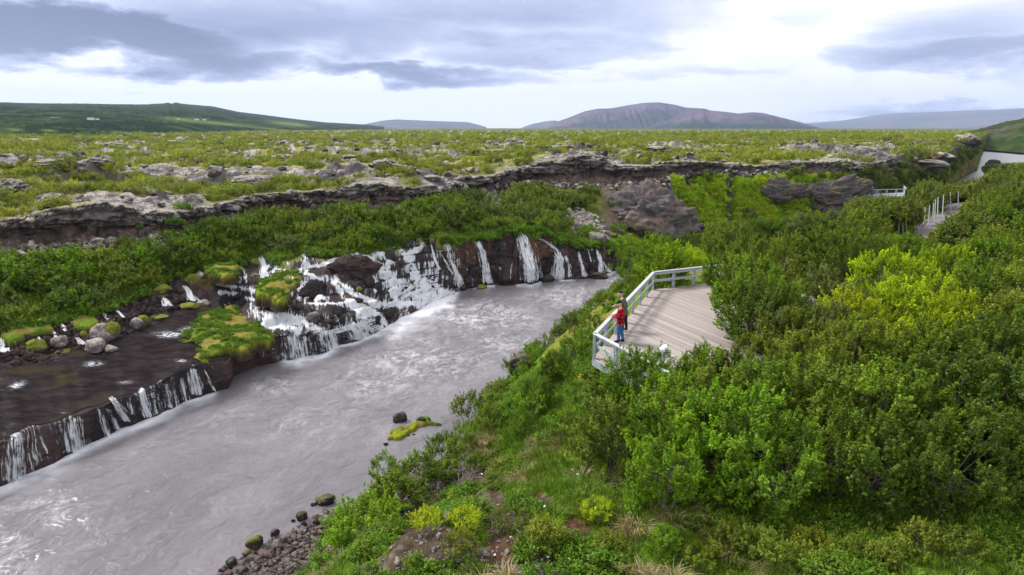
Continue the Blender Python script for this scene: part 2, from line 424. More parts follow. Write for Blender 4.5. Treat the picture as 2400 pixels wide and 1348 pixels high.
# cliff
cl = np.broadcast_to(ROCK, sh + (3,)).copy()
hcl = np.clip((Z - Cz[None])/(Rz - Cz)[None], 0, 1)
cl = mixc(cl, np.array((.105, .068, .052)), (1 - sst(.25, .7, hcl + (n_v - .5)*.8))*.85); cl = mixc(cl, ROCK*.45, sst(.55, .65, n_v)*.6)
cl = mixc(cl, ROCK*1.5, sst(.5, .62, n_hi)*.5); cl = mixc(cl, ROCK*.35, sst(.50, .40, n_hi)*.55); cl = mixc(cl, np.array((.15, .105, .08)), sst(.56, .66, n_mid)*(1 - hcl)*.6)
cl = mixc(cl, LICH*.85, sst(.55, .85, nz + (n_hi - .5)*.9)*.55*sst(.5, .9, hcl))
C = np.where((ZONE == 3)[..., None], cl, C)
rimw = np.where(pl, np.exp(-np.maximum(d_rim, 0)/2.2), 0)
C = mixc(C, LICH*1.0, rimw*.5*sst(.46, .56, n_hi + nz*.1 - .05)); C = mixc(C, ROCK, rimw*sst(.8, .55, nz)*.9)
# slope under bushes
s2 = np.broadcast_to(GREEN*.7, sh + (3,)).copy()
s2 = mixc(s2, MOSS*.9, sst(.45, .6, n_mid)); s2 = mixc(s2, SOIL*.8, sst(.56, .66, n_lo)*.8)
tal = sst(1390, 1440, U)*(1 - sst(1590, 1640, U))
s2 = mixc(s2, SOIL*.85 + ROCK*.3, tal*.95); s2 = mixc(s2, ROCK*1.6, tal*sst(.55, .62, n_hi)*.6)
mg = sst(1560, 1620, U)*(1 - sst(1950, 2050, U))
mm = np.broadcast_to(np.array((.20, .33, .012)), sh + (3,)).copy()
mm = mixc(mm, MOSSY*1.05, sst(.5, .62, n_mid)); mm = mixc(mm, ROCK*.5, sst(.50, .58, n_v + (n_lo - .5)*.4)*.9)
s2 = mixc(s2, mm, mg)
C = np.where((ZONE == 2)[..., None], s2, C)
# cascade and worn rock
wr = np.broadcast_to(WET*.8, sh + (3,)).copy()
wr = mixc(wr, RED*.8, sst(.45, .65, n_mid)*.5)
orange = sst(.60, .70, vn2(PHI[None]*R*1.3, Z*.25, 141))*right*sst(.6, 2.0, Z)
wr = mixc(wr, np.array((.17, .07, .025)), orange*.35)
wr = mixc(wr, ROCK*.9, right*sst(.5, .7, n_v)*.35)
rubm = shelf*sst(.5, .75, frac)
wr = mixc(wr, ROCK*.6, rubm*sst(.55, .65, n_hi)*.4)
wr = mixc(wr, MOSSY*.8, np.where(ZONE == 1, sst(.80, .97, frac), 0)*sst(.5, .58, n_mid)*(1 - right)*.9)
alc = np.exp(-((U - 580)/60)**2)*(ZONE == 0)
wr = mixc(wr, np.array((.10, .055, .05)), alc*.8)
C = np.where((ZONE <= 1)[..., None], wr, C)
C = np.where(((ZONE <= 1) & (U > 1560))[..., None], mixc(s2, SOIL, np.full(sh, .3)), C)
wet = np.where((ZONE <= 1) & (U < 1520), 1 - .7*rubm - .55*right, 0.)
Vt = np.stack((X, Y, Z), -1).reshape(-1, 3)
F = grid_faces(NR, NC)
me = np_mesh('lava_terrain', Vt, F, {'Col': ('FLOAT_COLOR', 'POINT', c4(C).reshape(-1, 4)), 'wet': ('FLOAT', 'POINT', wet.ravel())}, True, M['ground'])
lava = tag(link('lava_terrain', me), kind='structure')

# ================================================================== THE NEAR BANK
BP = np.array([(-16, -12), (-13, 4), (-12, 14), (-10.4, 19.5), (-9.0, 22.0), (-7.2, 24.2), (-5.2, 25.2), (-4.0, 27.5), (-2.6, 31.0), (-1.6, 34.5), (-.6, 39.0),
               (1.2, 43.5), (4.0, 50), (8.0, 58.5), (12.5, 66), (17.5, 72), (25, 79), (36, 86), (48, 93), (57, 101), (66, 112), (92, 138), (130, 190), (188, 274), (240, 300), (420, 350), (900, 460)], float)
def bank_dist(x, y):
    """distance from the near waterline, positive on land"""
    best = np.full(x.shape, 1e9); sgn = np.ones(x.shape)
    for a, b in zip(BP[:-1], BP[1:]):
        d = b - a; L2 = d @ d
        t = np.clip(((x - a[0])*d[0] + (y - a[1])*d[1])/L2, 0, 1)
        ex = x - a[0] - t*d[0]; ey = y - a[1] - t*d[1]
        dd = np.hypot(ex, ey); s = d[1]*ex - d[0]*ey
        m_ = dd < best; best = np.where(m_, dd, best); sgn = np.where(m_, np.sign(s), sgn)
    return best*sgn
PATH = [(36.5, 56), (38.5, 62), (42, 68), (47.5, 75), (53, 81), (57, 88), (61, 97), (60, 106), (59.5, 113)]
def path_dist(x, y):
    best = np.full(np.shape(x), 1e9)
    for a, b in zip(PATH[:-1], PATH[1:]):
        a = np.array(a, float); d = np.array(b, float) - a
        t = np.clip(((x - a[0])*d[0] + (y - a[1])*d[1])/(d @ d), 0, 1)
        best = np.minimum(best, np.hypot(x - a[0] - t*d[0], y - a[1] - t*d[1]))
    return best
DECK_Z = 6.0
def z_near(x, y, fine=True):
    d = bank_dist(x, y)
    dd = d + (fbm2(x, y, .16, 2, 201) - .5)*3.0*sst(0, 4, d)
    beach = sst(30, 22, y)*sst(-14, -9, x)*1.0
    h = np.interp(dd, [-6, -1, 0, 1.2, 3, 6, 8.5, 12, 22, 45, 90, 200], [-3, -.5, 0, .7, 2.1, 4.2, 5.0, 5.3, 5.5, 6.1, 6.6, 9])
    hb = np.interp(dd, [-6, -1, 0, 2.2, 3.5, 6, 8.5, 12, 22, 45, 90, 200], [-3, -.3, 0, .28, .9, 2.7, 4.2, 5.0, 5.5, 6.1, 6.6, 9])
    h = mix(h, hb, beach)
    # ground falls to the lower platform far right
    h = h - 2.9*sst(92, 112, y)*sst(30, 45, x)*(1 - sst(150, 260, y)) + 1.0*sst(150, 300, y)
    h = h - np.maximum(h - 1.2, 0)*sst(150, 215, y)*.9
    if fine:
        k = sst(-.5, 2, d)
        h = h + ((fbm2(x, y, .45, 3, 203) - .5)*1.0*sst(1, 4, d)*(1 - np.exp(-path_dist(x, y)**2/4)) + (fbm2(x, y, 1.7, 3, 205) - .5)*.35*k)
    und = sst(6.5, 4.5, np.hypot((x - 10)/1.3, (y - 30)/1.5))      # level under the deck
    return np.where(und > 0, np.minimum(h, mix(h, 5.45, und)), h)
PHN = np.radians(np.arange(-62, 62.01, 0.11)); RN = np.exp(np.linspace(math.log(3.0), math.log(640), 620))
XN = np.sin(PHN)[None]*RN[:, None]; YN = np.cos(PHN)[None]*RN[:, None]
ZN = z_near(XN, YN); DN = bank_dist(XN, YN)
UN, VN = proj(XN, YN, ZN)
nl = fbm2(XN, YN, .22, 3, 211); nm = fbm2(XN, YN, .9, 4, 213); nh = fbm2(XN, YN, 4.5, 3, 215)
G1 = np.array((.075, .15, .008)); G2 = np.array((.14, .175, .02)); DRY = np.array((.27, .19, .085)); EARTH = np.array((.062, .042, .033)); HEATH = np.array((.085, .038, .022)); GRAV = np.array((.15, .125, .125))
CN = np.broadcast_to(G1, XN.shape + (3,)).copy()
CN = mixc(CN, G2, sst(.42, .6, nm)); CN = mixc(CN, DRY*.8, sst(.56, .72, nl + (nm - .5)*.5)*.5)
def blob(u, v, su, sv): return np.exp(-((UN - u)/su)**2 - ((VN - v)/sv)**2)
eb = np.zeros(XN.shape)
for (u, v, su, sv) in ((1010,1280,120,60),(1190,1240,70,60),(1110,1310,120,40),(1090,1120,70,35),(1150,1180,60,45),(1270,1180,40,25),(1350,1240,50,28),(1000,1230,45,40),(1130,1060,45,25),(900,1330,90,30),(1240,1330,120,30)):
    eb = np.maximum(eb, blob(u, v, su, sv))
eb = sst(.35, .6, eb + (nm - .5)*.5 + (nh - .5)*.2)
CN = mixc(CN, EARTH, eb*.95); CN = mixc(CN, np.array((.15, .12, .105)), eb*sst(.64, .72, nh)*.6)
hb_ = np.zeros(XN.shape)
for (u, v, su, sv) in ((1360,1230,45,40),(1180,1290,60,40),(1130,1320,40,40),(1250,1150,30,20),(700+900,1300,30,20)): hb_ = np.maximum(hb_, blob(u, v, su, sv))
CN = mixc(CN, HEATH, sst(.4, .7, hb_ + (nm - .5)*.7)*.7)
gm = sst(2.9, 1.9, DN + (nm - .5)*1.2)*sst(29, 26, YN)*sst(-.8, .2, DN + 1)
CN = mixc(CN, GRAV, gm); CN = mixc(CN, np.array((.05, .045, .05)), gm*sst(.8, .1, DN + (nm-.5)*.8)); CN = mixc(CN, EARTH*1.3, gm*sst(.52, .6, nh)*.6)
wn = sst(.7, -.1, DN)
CN = mixc(CN, ROCK*.5, wn*(YN > 26)*.9)
pm = sst(1.45, 1.1, path_dist(XN, YN) + (nm - .5)*.6); CN = mixc(CN, np.array((.20, .18, .20)), pm)
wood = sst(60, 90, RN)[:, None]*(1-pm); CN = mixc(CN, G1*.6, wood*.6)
FN = grid_faces(len(RN), len(PHN))
keep = (DN > -3.2); kf = (keep[:-1, :-1] & keep[1:, :-1] & keep[1:, 1:] & keep[:-1, 1:])
VNn = np.stack((XN, YN, ZN), -1).reshape(-1, 3)
Vc, Fc, Cc, Wc = compact(VNn, FN[kf.reshape(-1)], c4(CN).reshape(-1, 4), (wn*.8).ravel())
me = np_mesh('riverbank', Vc, Fc, {'Col': ('FLOAT_COLOR', 'POINT', Cc), 'wet': ('FLOAT', 'POINT', Wc)}, True, M['bank'])
bank = tag(link('riverbank', me), kind='structure')

bvh_f = BVHTree.FromObject(lava, bpy.context.evaluated_depsgraph_get())
bvh_n = BVHTree.FromObject(bank, bpy.context.evaluated_depsgraph_get())
O = Vector((0, 0, CAM_Z))
def hit(u, v, near=True, far=True):
    """where a sight line meets the ground (or the river level)"""
    d = Vector(ray(u, v)).normalized(); best = None
    for ok, b in ((near, bvh_n), (far, bvh_f)):
        if not ok: continue
        loc, nor, i, dist = b.ray_cast(O, d)
        if loc is not None and (best is None or dist < best[2]): best = (loc, nor, dist)
    if d.z < -1e-6:
        t = -CAM_Z/d.z
        if (best is None or t < best[2]): best = (O + d*t, Vector((0, 0, 1)), t)
    return best
def ground_z(x, y, near=True):
    best = None
    for b in ((bvh_n, bvh_f) if near else (bvh_f,)):
        loc, nor, i, dist = b.ray_cast(Vector((x, y, 60)), Vector((0, 0, -1)))
        if loc is not None and (best is None or loc.z > best[0]): best = (loc.z, nor)
    return best if best else (0.0, Vector((0, 0, 1)))

# ================================================================== THE RIVER
PHW = np.radians(np.arange(-52, 52.01, 0.10)); RWt = np.concatenate((np.exp(np.linspace(math.log(9), math.log(110), 430)), np.exp(np.linspace(math.log(112), math.log(1200), 60))))
XW = np.sin(PHW)[None]*RWt[:, None]; YW = np.cos(PHW)[None]*RWt[:, None]
# flow direction is from far right to near left
fd = np.array((-.42, -.91)); fx = XW*fd[0] + YW*fd[1]; fy = XW*fd[1] - YW*fd[0]
UW, VW = proj(XW, YW, 0*XW)
rap = np.zeros(XW.shape)
for (u, v, su, sv, w) in ((1130,745,150,45,1.0),(1000,850,170,70,.75),(1330,700,110,35,.7),(1460,655,60,25,1.0),(900,900,150,60,.55),(1190,800,110,45,.7),(640,900,80,30,.5),(700,990,260,60,.28),(110,1195,110,35,.75),(40,1290,60,60,.6),(1470,700,40,40,.8),(2350,365,200,40,.15)):
    rap = np.maximum(rap, w*np.exp(-((UW - u)/su)**2 - ((VW - v)/sv)**2))
rWw = np.interp(PHW, PHI, rW)[None]
e = rWw - RWt[:, None]
uu = 1200 + 1600*np.tan(PHW)/CT   # approximate column at the edge
uW = np.interp(PHW, PHI, proj(np.sin(PHI)*rW, np.cos(PHI)*rW, 0*rW)[0])[None]
fallzone = sst(520, 480, uW) + 1.3*sst(645, 680, uW)*sst(1085, 1060, uW) + np.where((uW > 1110) & (uW < 1160), .6, 0) + np.where((uW > 1210) & (uW < 1270), .8, 0) + np.where((uW > 1310) & (uW < 1350), .7, 0) + np.where((uW > 1395) & (uW < 1440), .7, 0)
wid = mix(.75, 2.6, sst(870, 930, uW)*sst(1085, 1060, uW))*(0.6 + .9*fbm2(XW, YW, .5, 2, 305))
edge = np.exp(-(np.maximum(e, 0)/wid)**1.5)*fallzone*(.25 + 1.3*fbm2(XW, YW, 1.1, 2, 307))
zwv = (fbm2(fx*.5, fy, .5, 3, 301) - .5)*(.06 + .5*rap) + (fbm2(fx*.7, fy, 1.6, 3, 303) - .5)*(.05 + .22*rap + .1*np.clip(edge, 0, 1))
calm = (RWt[:, None] < 1300)
me = np_mesh('river_water', np.stack((XW, YW, zwv*calm*np.clip(200/RWt[:, None], 0, 1)), -1).reshape(-1, 3), grid_faces(len(RWt), len(PHW)),
             {'rap': ('FLOAT', 'POINT', rap.ravel()), 'edge': ('FLOAT', 'POINT', np.clip(edge, 0, 1.3).ravel())}, True)
m, nt, out = new_mat('silty_river'); N = NT(nt)
p = N.pos(); rp = N.attr('rap'); eg = N.attr('edge')
mp = N.n('ShaderNodeMapping'); mp.vector_type = 'TEXTURE'; mp.inputs['Rotation'].default_value = (0, 0, math.atan2(fd[1], fd[0])); N.l(p, mp.inputs[0])
wv = N.noise(p, .35, 3, .6, 0, 1); wv = N.vm('SUBTRACT', wv, (.5, .5, .5)); sc = N.n('ShaderNodeVectorMath', operation='SCALE'); N.l(wv, sc.inputs[0]); sc.inputs['Scale'].default_value = 3.2
q = N.vm('ADD', mp.outputs[0], sc.outputs[0]); q1 = N.vm('MULTIPLY', q, (.42, 1.0, 1.0)); q2 = N.vm('MULTIPLY', q, (.6, 1.0, 1.0))
def lines(vec, scale, w, det=4):
    n_ = N.noise(vec, scale, det, .6, .6); a = N.m('ABSOLUTE', N.m('SUBTRACT', n_, .5)); return N.mapr(a, 0.0, w, 1, 0)
l1 = lines(q1, .55, .045); l2 = lines(q2, 1.3, .05); l3 = lines(q1, 3.0, .06)
area = N.mapr(N.noise(q1, .22, 3), .42, .66)
f1 = N.m('MULTIPLY', N.m('ADD', l1, N.m('MULTIPLY', l2, .9)), N.m('ADD', N.m('MULTIPLY', N.m('POWER', rp, 1.3), .72), N.m('MULTIPLY', area, .10)))
f2 = N.m('MULTIPLY', N.mapr(N.noise(q2, 1.1, 5, .7, 1.0), .55, .70), N.m('MULTIPLY', N.m('POWER', rp, 2.0), .28))
f3 = N.m('MULTIPLY', N.m('ADD', eg, N.m('MULTIPLY', eg, N.m('SUBTRACT', N.noise(p, 2.6, 4, .7), .5))), 1.5)
foam = N.m('ADD', N.m('ADD', N.m('MULTIPLY', f1, .50), f2), f3, clamp=True)
foam = N.m('ADD', foam, N.m('MULTIPLY', l3, N.m('ADD', N.m('MULTIPLY', rp, .10), .0)), clamp=True)
base = N.mixc(N.mapr(N.noise(q1, .35, 4), .3, .7), (.114, .105, .117), (.160, .147, .160))
colr = N.mixc(foam, base, (.66, .66, .72))
hh = N.m('ADD', N.m('ADD', N.noise(q1, .8, 3, .55), N.m('MULTIPLY', N.noise(q2, 3.0, 2), .18)), N.m('MULTIPLY', foam, .15))
bp = N.bump(hh, .6, .30)
rr = N.m('ADD', .30, N.m('MULTIPLY', foam, .5))
N.pbr(colr, rr, bp, .28, out)
me.materials.append(m)
river = tag(link('river_water', me), kind='structure')
# ================================================================== PLANTS
def leaf_quads(pts, nrm, size, rng, fold=.25):
    """rhombic leaves at pts facing roughly nrm"""
    n = len(pts)
    nrm = nrm + rng.normal(0, .55, (n, 3)); nrm /= np.linalg.norm(nrm, axis=1, keepdims=True) + 1e-9
    a = rng.normal(0, 1, (n, 3)); t = np.cross(nrm, a); t /= np.linalg.norm(t, axis=1, keepdims=True) + 1e-9
    b = np.cross(nrm, t); s = size*rng.uniform(.65, 1.3, (n, 1))
    V_ = np.stack((pts - t*s*.5, pts - b*s*.33 + nrm*s*fold*.3, pts + t*s*.5, pts + b*s*.33 + nrm*s*fold*.3), 1).reshape(-1, 3)
    F_ = np.arange(4*n).reshape(n, 4)
    return V_, F_
def crown_mesh(name, seed, rx, rz, zc, nclump, nleaf, lsize, clump=.33, mat=None, bottom=.35, lean=0.0, spiky=0.0):
    """foliage: leaf clumps spread through an uneven dome; rx radius, rz half height, zc centre height"""
    rng = np.random.default_rng(seed)
    c = []
    while len(c) < nclump:
        d = rng.normal(0, 1, 3); d /= np.linalg.norm(d)
        if d[2] < -bottom: continue
        lump = .72 + .5*float(vn3(np.array([d[0]*1.7 + seed]), np.array([d[1]*1.7]), np.array([d[2]*1.7]), 5)[0])
        r = rng.uniform(.45, 1.0)**.5*lump
        c.append((d[0]*rx*r + lean*d[2]*rx, d[1]*rx*r, zc + d[2]*rz*r))
    c = np.array(c); core = np.array((0, 0, zc - rz*.7))
    # every clump is a spray of leafy shoots pointing out and up
    ns = 5; sh_c = np.repeat(c, ns, 0); kk = np.repeat(np.arange(nclump), ns); m_ = len(sh_c)
    o_ = sh_c - core; o_ /= np.linalg.norm(o_, axis=1, keepdims=True) + 1e-9
    sd_ = o_*.75 + np.array((0, 0, .55)) + rng.normal(0, .45, (m_, 3)); sd_ /= np.linalg.norm(sd_, axis=1, keepdims=True)
    Ls = clump*rng.uniform(.9, 2.1, m_)*(1 + spiky*.5); rs = clump*rng.uniform(.25, .42, m_)
    base = sh_c + rng.normal(0, clump*.35, (m_, 3))
    nl_ = max(4, int(nleaf/ns)); j = np.repeat(np.arange(m_), nl_); n = len(j)
    sp_ = rng.uniform(0, 1, n); rad = rs[j]*(1.05 - .75*sp_); q = rng.normal(0, 1, (n, 3)); q /= np.linalg.norm(q, axis=1, keepdims=True)
    p = base[j] + sd_[j]*(Ls[j]*(sp_ - .35))[:, None] + q*rad[:, None]
    nrm = q*.6 + sd_[j]*.5 + np.array((0, 0, .6))
    V_, F_ = leaf_quads(p, nrm, lsize, rng)
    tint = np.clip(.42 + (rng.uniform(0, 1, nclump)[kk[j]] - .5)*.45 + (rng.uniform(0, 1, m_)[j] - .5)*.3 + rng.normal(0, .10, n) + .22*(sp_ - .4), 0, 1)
    return np_mesh(name, V_, F_, {'tint': ('FLOAT', 'POINT', np.repeat(tint, 4))}, False, mat), c
def stems_mesh(name, seed, c, zc, rad=.05, nst=4, nbr=14, spread=.2):
    rng = np.random.default_rng(seed + 99); mb = MB()
    idx = rng.permutation(len(c))
    tops = []
    for s in range(nst):
        tgt = c[idx[s]]*np.array((.8, .8, .85)); base = np.array((rng.normal(0, spread), rng.normal(0, spread), -.15))
        mid = base*.5 + tgt*.5 + rng.normal(0, .15, 3); mid[2] = zc*.55
        pts = [base, base*.7 + mid*.3 + rng.normal(0, .05, 3), mid, tgt]
        mb.tube(pts, [rad, rad*.85, rad*.6, rad*.2], 6); tops.append((mid, rad*.5))
    for b in range(nbr):
        m_, r_ = tops[b % nst]; tgt = c[idx[(nst + b) % len(c)]]
        st_ = m_ + rng.normal(0, .03, 3); mid = (st_ + tgt)/2 + rng.normal(0, .1, 3) + np.array((0, 0, .05))
        mb.tube([st_, mid, tgt], [r_*.7, r_*.4, r_*.15], 4)
    me = bpy.data.meshes.new(name); me.from_pydata(mb.v, [], mb.f); me.update(); me.materials.append(M['bark'])
    return me
# --- one of each kind
TREE = []      # birches near the camera: crown + trunk
for s in range(6):
    rx = (1.6, 1.85, 1.45, 1.75, 2.0, 1.5)[s]; h = (3.4, 3.6, 3.2, 3.9, 3.5, 3.0)[s]
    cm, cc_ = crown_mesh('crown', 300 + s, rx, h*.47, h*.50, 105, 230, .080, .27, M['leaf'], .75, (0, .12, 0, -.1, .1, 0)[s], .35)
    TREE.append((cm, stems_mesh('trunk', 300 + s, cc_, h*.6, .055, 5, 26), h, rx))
SHRUB = []     # willows and birch scrub of the river slopes
for s in range(5):
    rx = (1.1, 1.25, .95, 1.15, 1.0)[s]; h = (1.5, 1.7, 1.3, 1.8, 1.4)[s]
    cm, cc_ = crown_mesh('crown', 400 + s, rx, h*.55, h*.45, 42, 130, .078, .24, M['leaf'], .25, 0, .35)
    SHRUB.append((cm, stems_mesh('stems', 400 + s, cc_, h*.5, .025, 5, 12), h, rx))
def scrub_set(mat, tag_, n, nl, ls, rx0, h0):
    r = []
    for s in range(n):
        rx = rx0*(.85 + .1*s); h = h0*(.9 + .08*s)
        r.append(crown_mesh(tag_, 500 + s, rx, h*.55, h*.42, 26, nl, ls, .30*rx0, mat, .2, 0, .2)[0])
    return r
def plant(name, kit, loc, scale, rz, color, label, cat, group, parts=('crown', 'trunk'), sz=1.0):
    t = empty(name, loc, label, cat, group, rz); t.scale = (scale, scale, scale*sz)
    for pn, me in zip(parts, kit[:2]):
        o = link(pn, me, t); o.color = (*color, 1)
    return t
def tone(base, rng=random, dv=.22):
    k = 1 + rng.uniform(-dv, dv); h = rng.uniform(-.08, .08)
    return (base[0]*k*(1 + h), base[1]*k, base[2]*k*(1 - h))
BRIGHT = (.27, .40, .008); DARK = (.080, .135, .011); MID = (.13, .215, .012); OLIVE = (.16, .215, .018); LIME = (.34, .43, .006); FRESH = (.15, .275, .008); GREY = (.16, .20, .045); YELL = (.20, .235, .02)

# ---- geometry-node scatter for ground cover nobody could count
def scatter(name, meshes, pts, rots, scl, label=None, cat=None):
    src = bpy.data.collections.new(name + '_kinds')
    for k, me in enumerate(meshes): src.objects.link(bpy.data.objects.new('%s_kind_%02d' % (name, k), me))
    idx = RNG.integers(0, len(meshes), len(pts))
    me = bpy.data.meshes.new(name); me.vertices.add(len(pts)); me.vertices.foreach_set('co', np.ascontiguousarray(pts, np.float32).ravel())
    for an, ty, arr, key in (('rot', 'FLOAT_VECTOR', rots, 'vector'), ('scl', 'FLOAT', scl, 'value'), ('idx', 'INT', idx.astype(np.int32), 'value')):
        a = me.attributes.new(an, ty, 'POINT'); a.data.foreach_set(key, np.ascontiguousarray(arr, np.int32 if ty == 'INT' else np.float32).ravel())
    o = link(name, me); g_ = bpy.data.node_groups.new(name, 'GeometryNodeTree')
    g_.interface.new_socket('Geometry', in_out='INPUT', socket_type='NodeSocketGeometry'); g_.interface.new_socket('Geometry', in_out='OUTPUT', socket_type='NodeSocketGeometry')
    gi = g_.nodes.new('NodeGroupInput'); go = g_.nodes.new('NodeGroupOutput'); ip = g_.nodes.new('GeometryNodeInstanceOnPoints'); ci = g_.nodes.new('GeometryNodeCollectionInfo')
    ci.inputs['Collection'].default_value = src; ci.inputs['Separate Children'].default_value = True; ci.inputs['Reset Children'].default_value = True
    def na(t_, n_):
        nd = g_.nodes.new('GeometryNodeInputNamedAttribute'); nd.data_type = t_; nd.inputs['Name'].default_value = n_; return [s_ for s_ in nd.outputs if s_.enabled and s_.name == 'Attribute'][0]
    L_ = g_.links.new
    L_(gi.outputs[0], ip.inputs['Points']); L_(ci.outputs[0], ip.inputs['Instance']); ip.inputs['Pick Instance'].default_value = True
    L_(na('INT', 'idx'), ip.inputs['Instance Index']); L_(na('FLOAT_VECTOR', 'rot'), ip.inputs['Rotation']); L_(na('FLOAT', 'scl'), ip.inputs['Scale'])
    L_(ip.outputs[0], go.inputs[0])
    md = o.modifiers.new('scatter', 'NODES'); md.node_group = g_
    tag(o, label, cat, kind='stuff'); return o
def zrot(n, tilt=.1):
    return np.stack((RNG.normal(0, tilt, n), RNG.normal(0, tilt, n), RNG.uniform(0, 6.28, n)), 1)

ORD = ['first', 'second', 'third', 'fourth', 'fifth', 'sixth', 'seventh', 'eighth', 'ninth', 'tenth', 'eleventh', 'twelfth', 'thirteenth', 'fourteenth', 'fifteenth', 'sixteenth', 'seventeenth', 'eighteenth', 'nineteenth', 'twentieth']
def ordinal(k): return ORD[k] if k < 20 else ('twenty ' + ORD[k-20] if k < 30 else 'last')
TONEN = {BRIGHT: 'bright green', DARK: 'dark green', MID: 'mid green', OLIVE: 'olive green', LIME: 'lime green', FRESH: 'fresh green', GREY: 'grey green', YELL: 'yellow green'}

# ================================================================== near bank trees
# clear ground: the deck, the path, the grass in front
DECKP = [(3.25, 26.02), (8.0, 37.96), (13.3, 40.45), (16.5, 36.5), (15.0, 28.5), (11.0, 22.6), (5.15, 21.6)]
def in_poly(x, y, poly, grow=0.0):
    c = False; n = len(poly); cx = sum(p[0] for p in poly)/n; cy_ = sum(p[1] for p in poly)/n
    q = [(cx + (p[0]-cx)*(1+grow), cy_ + (p[1]-cy_)*(1+grow)) for p in poly]
    for i in range(n):
        (x1, y1), (x2, y2) = q[i], q[(i+1) % n]
        if (y1 > y) != (y2 > y) and x < (x2-x1)*(y-y1)/(y2-y1) + x1: c = not c
    return c
placed = []    # x, y, r
trees_in = []  # (u of crown centre, v, height, tone, kit)
def near_tree(u, v, h, col, kit, rw=1.0, kind='tree'):
    z = 5.4
    for _ in range(3):
        p_ = P(u, v, z + h*.58); z = float(z_near(np.array([p_[0]]), np.array([p_[1]]))[0])
    trees_in.append((p_[0], p_[1], z, h, col, kit, rw, kind)); placed.append((p_[0], p_[1], h*.42*rw))
    return p_
# hand-placed from the photograph: crown centre, height, tone
for q in ((1505,905,2.9,FRESH,0),(1585,985,3.0,FRESH,1),(1440,1010,2.4,OLIVE,2),(1560,1085,2.4,FRESH,3),(1690,1010,3.2,FRESH,4),(1790,930,3.2,MID,0),(1800,1065,2.9,MID,1),
          (1905,970,3.2,OLIVE,2),(1950,1060,2.6,MID,3),(1650,1080,2.0,FRESH,5),(2080,960,3.4,MID,4),(2060,1060,2.6,DARK,5),(2230,940,3.6,DARK,0),(2240,1060,3.0,DARK,1),(2390,980,3.4,DARK,2),
          (2380,1050,2.6,DARK,5),(1435,930,2.0,MID,5),(1550,875,2.5,FRESH,3),(1665,880,2.5,FRESH,5),(1760,860,2.5,OLIVE,4),(1890,860,3.3,OLIVE,3),(2030,860,3.4,OLIVE,1),(2180,860,3.5,MID,0),(2340,850,3.6,DARK,2),
          (1778,690,3.9,MID,4),(1712,648,3.0,MID,2),(1800,740,3.4,DARK,0),(1790,640,3.8,OLIVE,1),(1850,790,2.8,OLIVE,5),(1860,600,3.6,OLIVE,3),(1940,700,3.4,GREY,1),(1960,790,2.8,GREY,2),
          (2010,750,3.4,LIME,0),(2080,670,3.5,LIME,1),(2150,700,3.5,LIME,3),(2200,640,3.2,LIME,4),(2250,760,3.0,LIME,2),(2320,690,3.3,MID,0),(2380,760,3.4,OLIVE,5),(2120,790,2.8,LIME,5),(2330,600,3.3,OLIVE,4),
          (1555,622,3.2,BRIGHT,0),(1592,606,2.8,BRIGHT,3),(1690,560,2.9,OLIVE,2),(1760,590,3.0,MID,4),(1530,600,2.2,MID,5),
          (1260,930,1.5,MID,5),(1300,860,1.5,MID,2)):
    near_tree(*q)
PATHW = np.array(PATH)
# fill the woodland
rg = random.Random(21)
cand = []
gy = 19.0
while gy < 118:
    step = 2.7 + max(0, gy - 40)*.024
    gx = 3.0
    while gx < gy*1.02 + 8:
        x = gx + rg.uniform(-.45, .45)*step; y = gy + rg.uniform(-.45, .45)*step
        cand.append((x, y, step)); gx += step
    gy += step*.9
import itertools
ca = np.array(cand); bd = bank_dist(ca[:, 0], ca[:, 1]); pdist = path_dist(ca[:, 0], ca[:, 1]); gzs = z_near(ca[:, 0], ca[:, 1])
clear = fbm2(ca[:, 0], ca[:, 1], .12, 2, 400)
for (x, y, st_), b_, pd_, z, cl_ in zip(cand, bd, pdist, gzs, clear):
    u, v = [float(a) for a in proj(x, y, z + 1.6)]
    if b_ < 2.6 or pd_ < 2.3 + (1.5 if y < 75 else 0): continue
    if in_poly(x, y, DECKP, .16): continue
    if y < 30 and v > 1050: continue          # the open grass in the foreground
    if u > 2720 or u < 1420: continue
    if u < 1480 and v > 600: continue
    if 1560 < u < 1680 and 560 < v < 680: continue                   # mossy clearing beyond the deck
    if u < 1720 and 24 < y < 60 and x < 13.5 and v > 640: continue
    # keep the sight line to the viewing deck free
    if any((x-a)**2 + (y-b)**2 < (r*.80 + .6)**2 for a, b, r in placed): continue
    # keep the sight line to the far platform, the path and its posts
    if 1990 < u < 2130 and y > 55 and v < 500: continue
    h = rg.uniform(2.6, 3.3) if y < 25 else rg.uniform(2.9, 4.3)
    if 2060 < u < 2300 and 26 < y < 88: h *= .62
    if 2040 < u < 2300 and 46 < y < 88: continue
    wdist = rg.random(); col = MID if wdist < .3 else OLIVE if wdist < .62 else DARK if wdist < .8 else GREY if wdist < .9 else FRESH
    if y > 75 and col == FRESH: col = OLIVE
    if b_ < 6 and y < 60: h *= .75
    trees_in.append((x, y, float(z), h, col, rg.randrange(6), 1.0, 'tree')); placed.append((x, y, h*.42))
SKYLINE = ([1400, 1470, 1500, 1620, 1640, 1720, 1800, 1900, 1980, 2060, 2130, 2180, 2230, 2290, 2400, 2700], [575, 560, 552, 545, 530, 518, 508, 500, 490, 480, 474, 500, 500, 405, 392, 380])
_t = []
for (x, y, z, h, col, kit, rw, kd) in trees_in:
    u, _v = [float(a) for a in proj(x, y, z)]
    if y > 38:
        vl = max(float(np.interp(u + d_, *SKYLINE)) for d_ in (-14, 0, 14)); top = 15 + ray(u, vl)[2]/ray(u, vl)[1]*y; h = min(h, (top - z)*1.0)
        if h < .35: continue
    _t.append((x, y, z, h, col, kit, rw, kd))
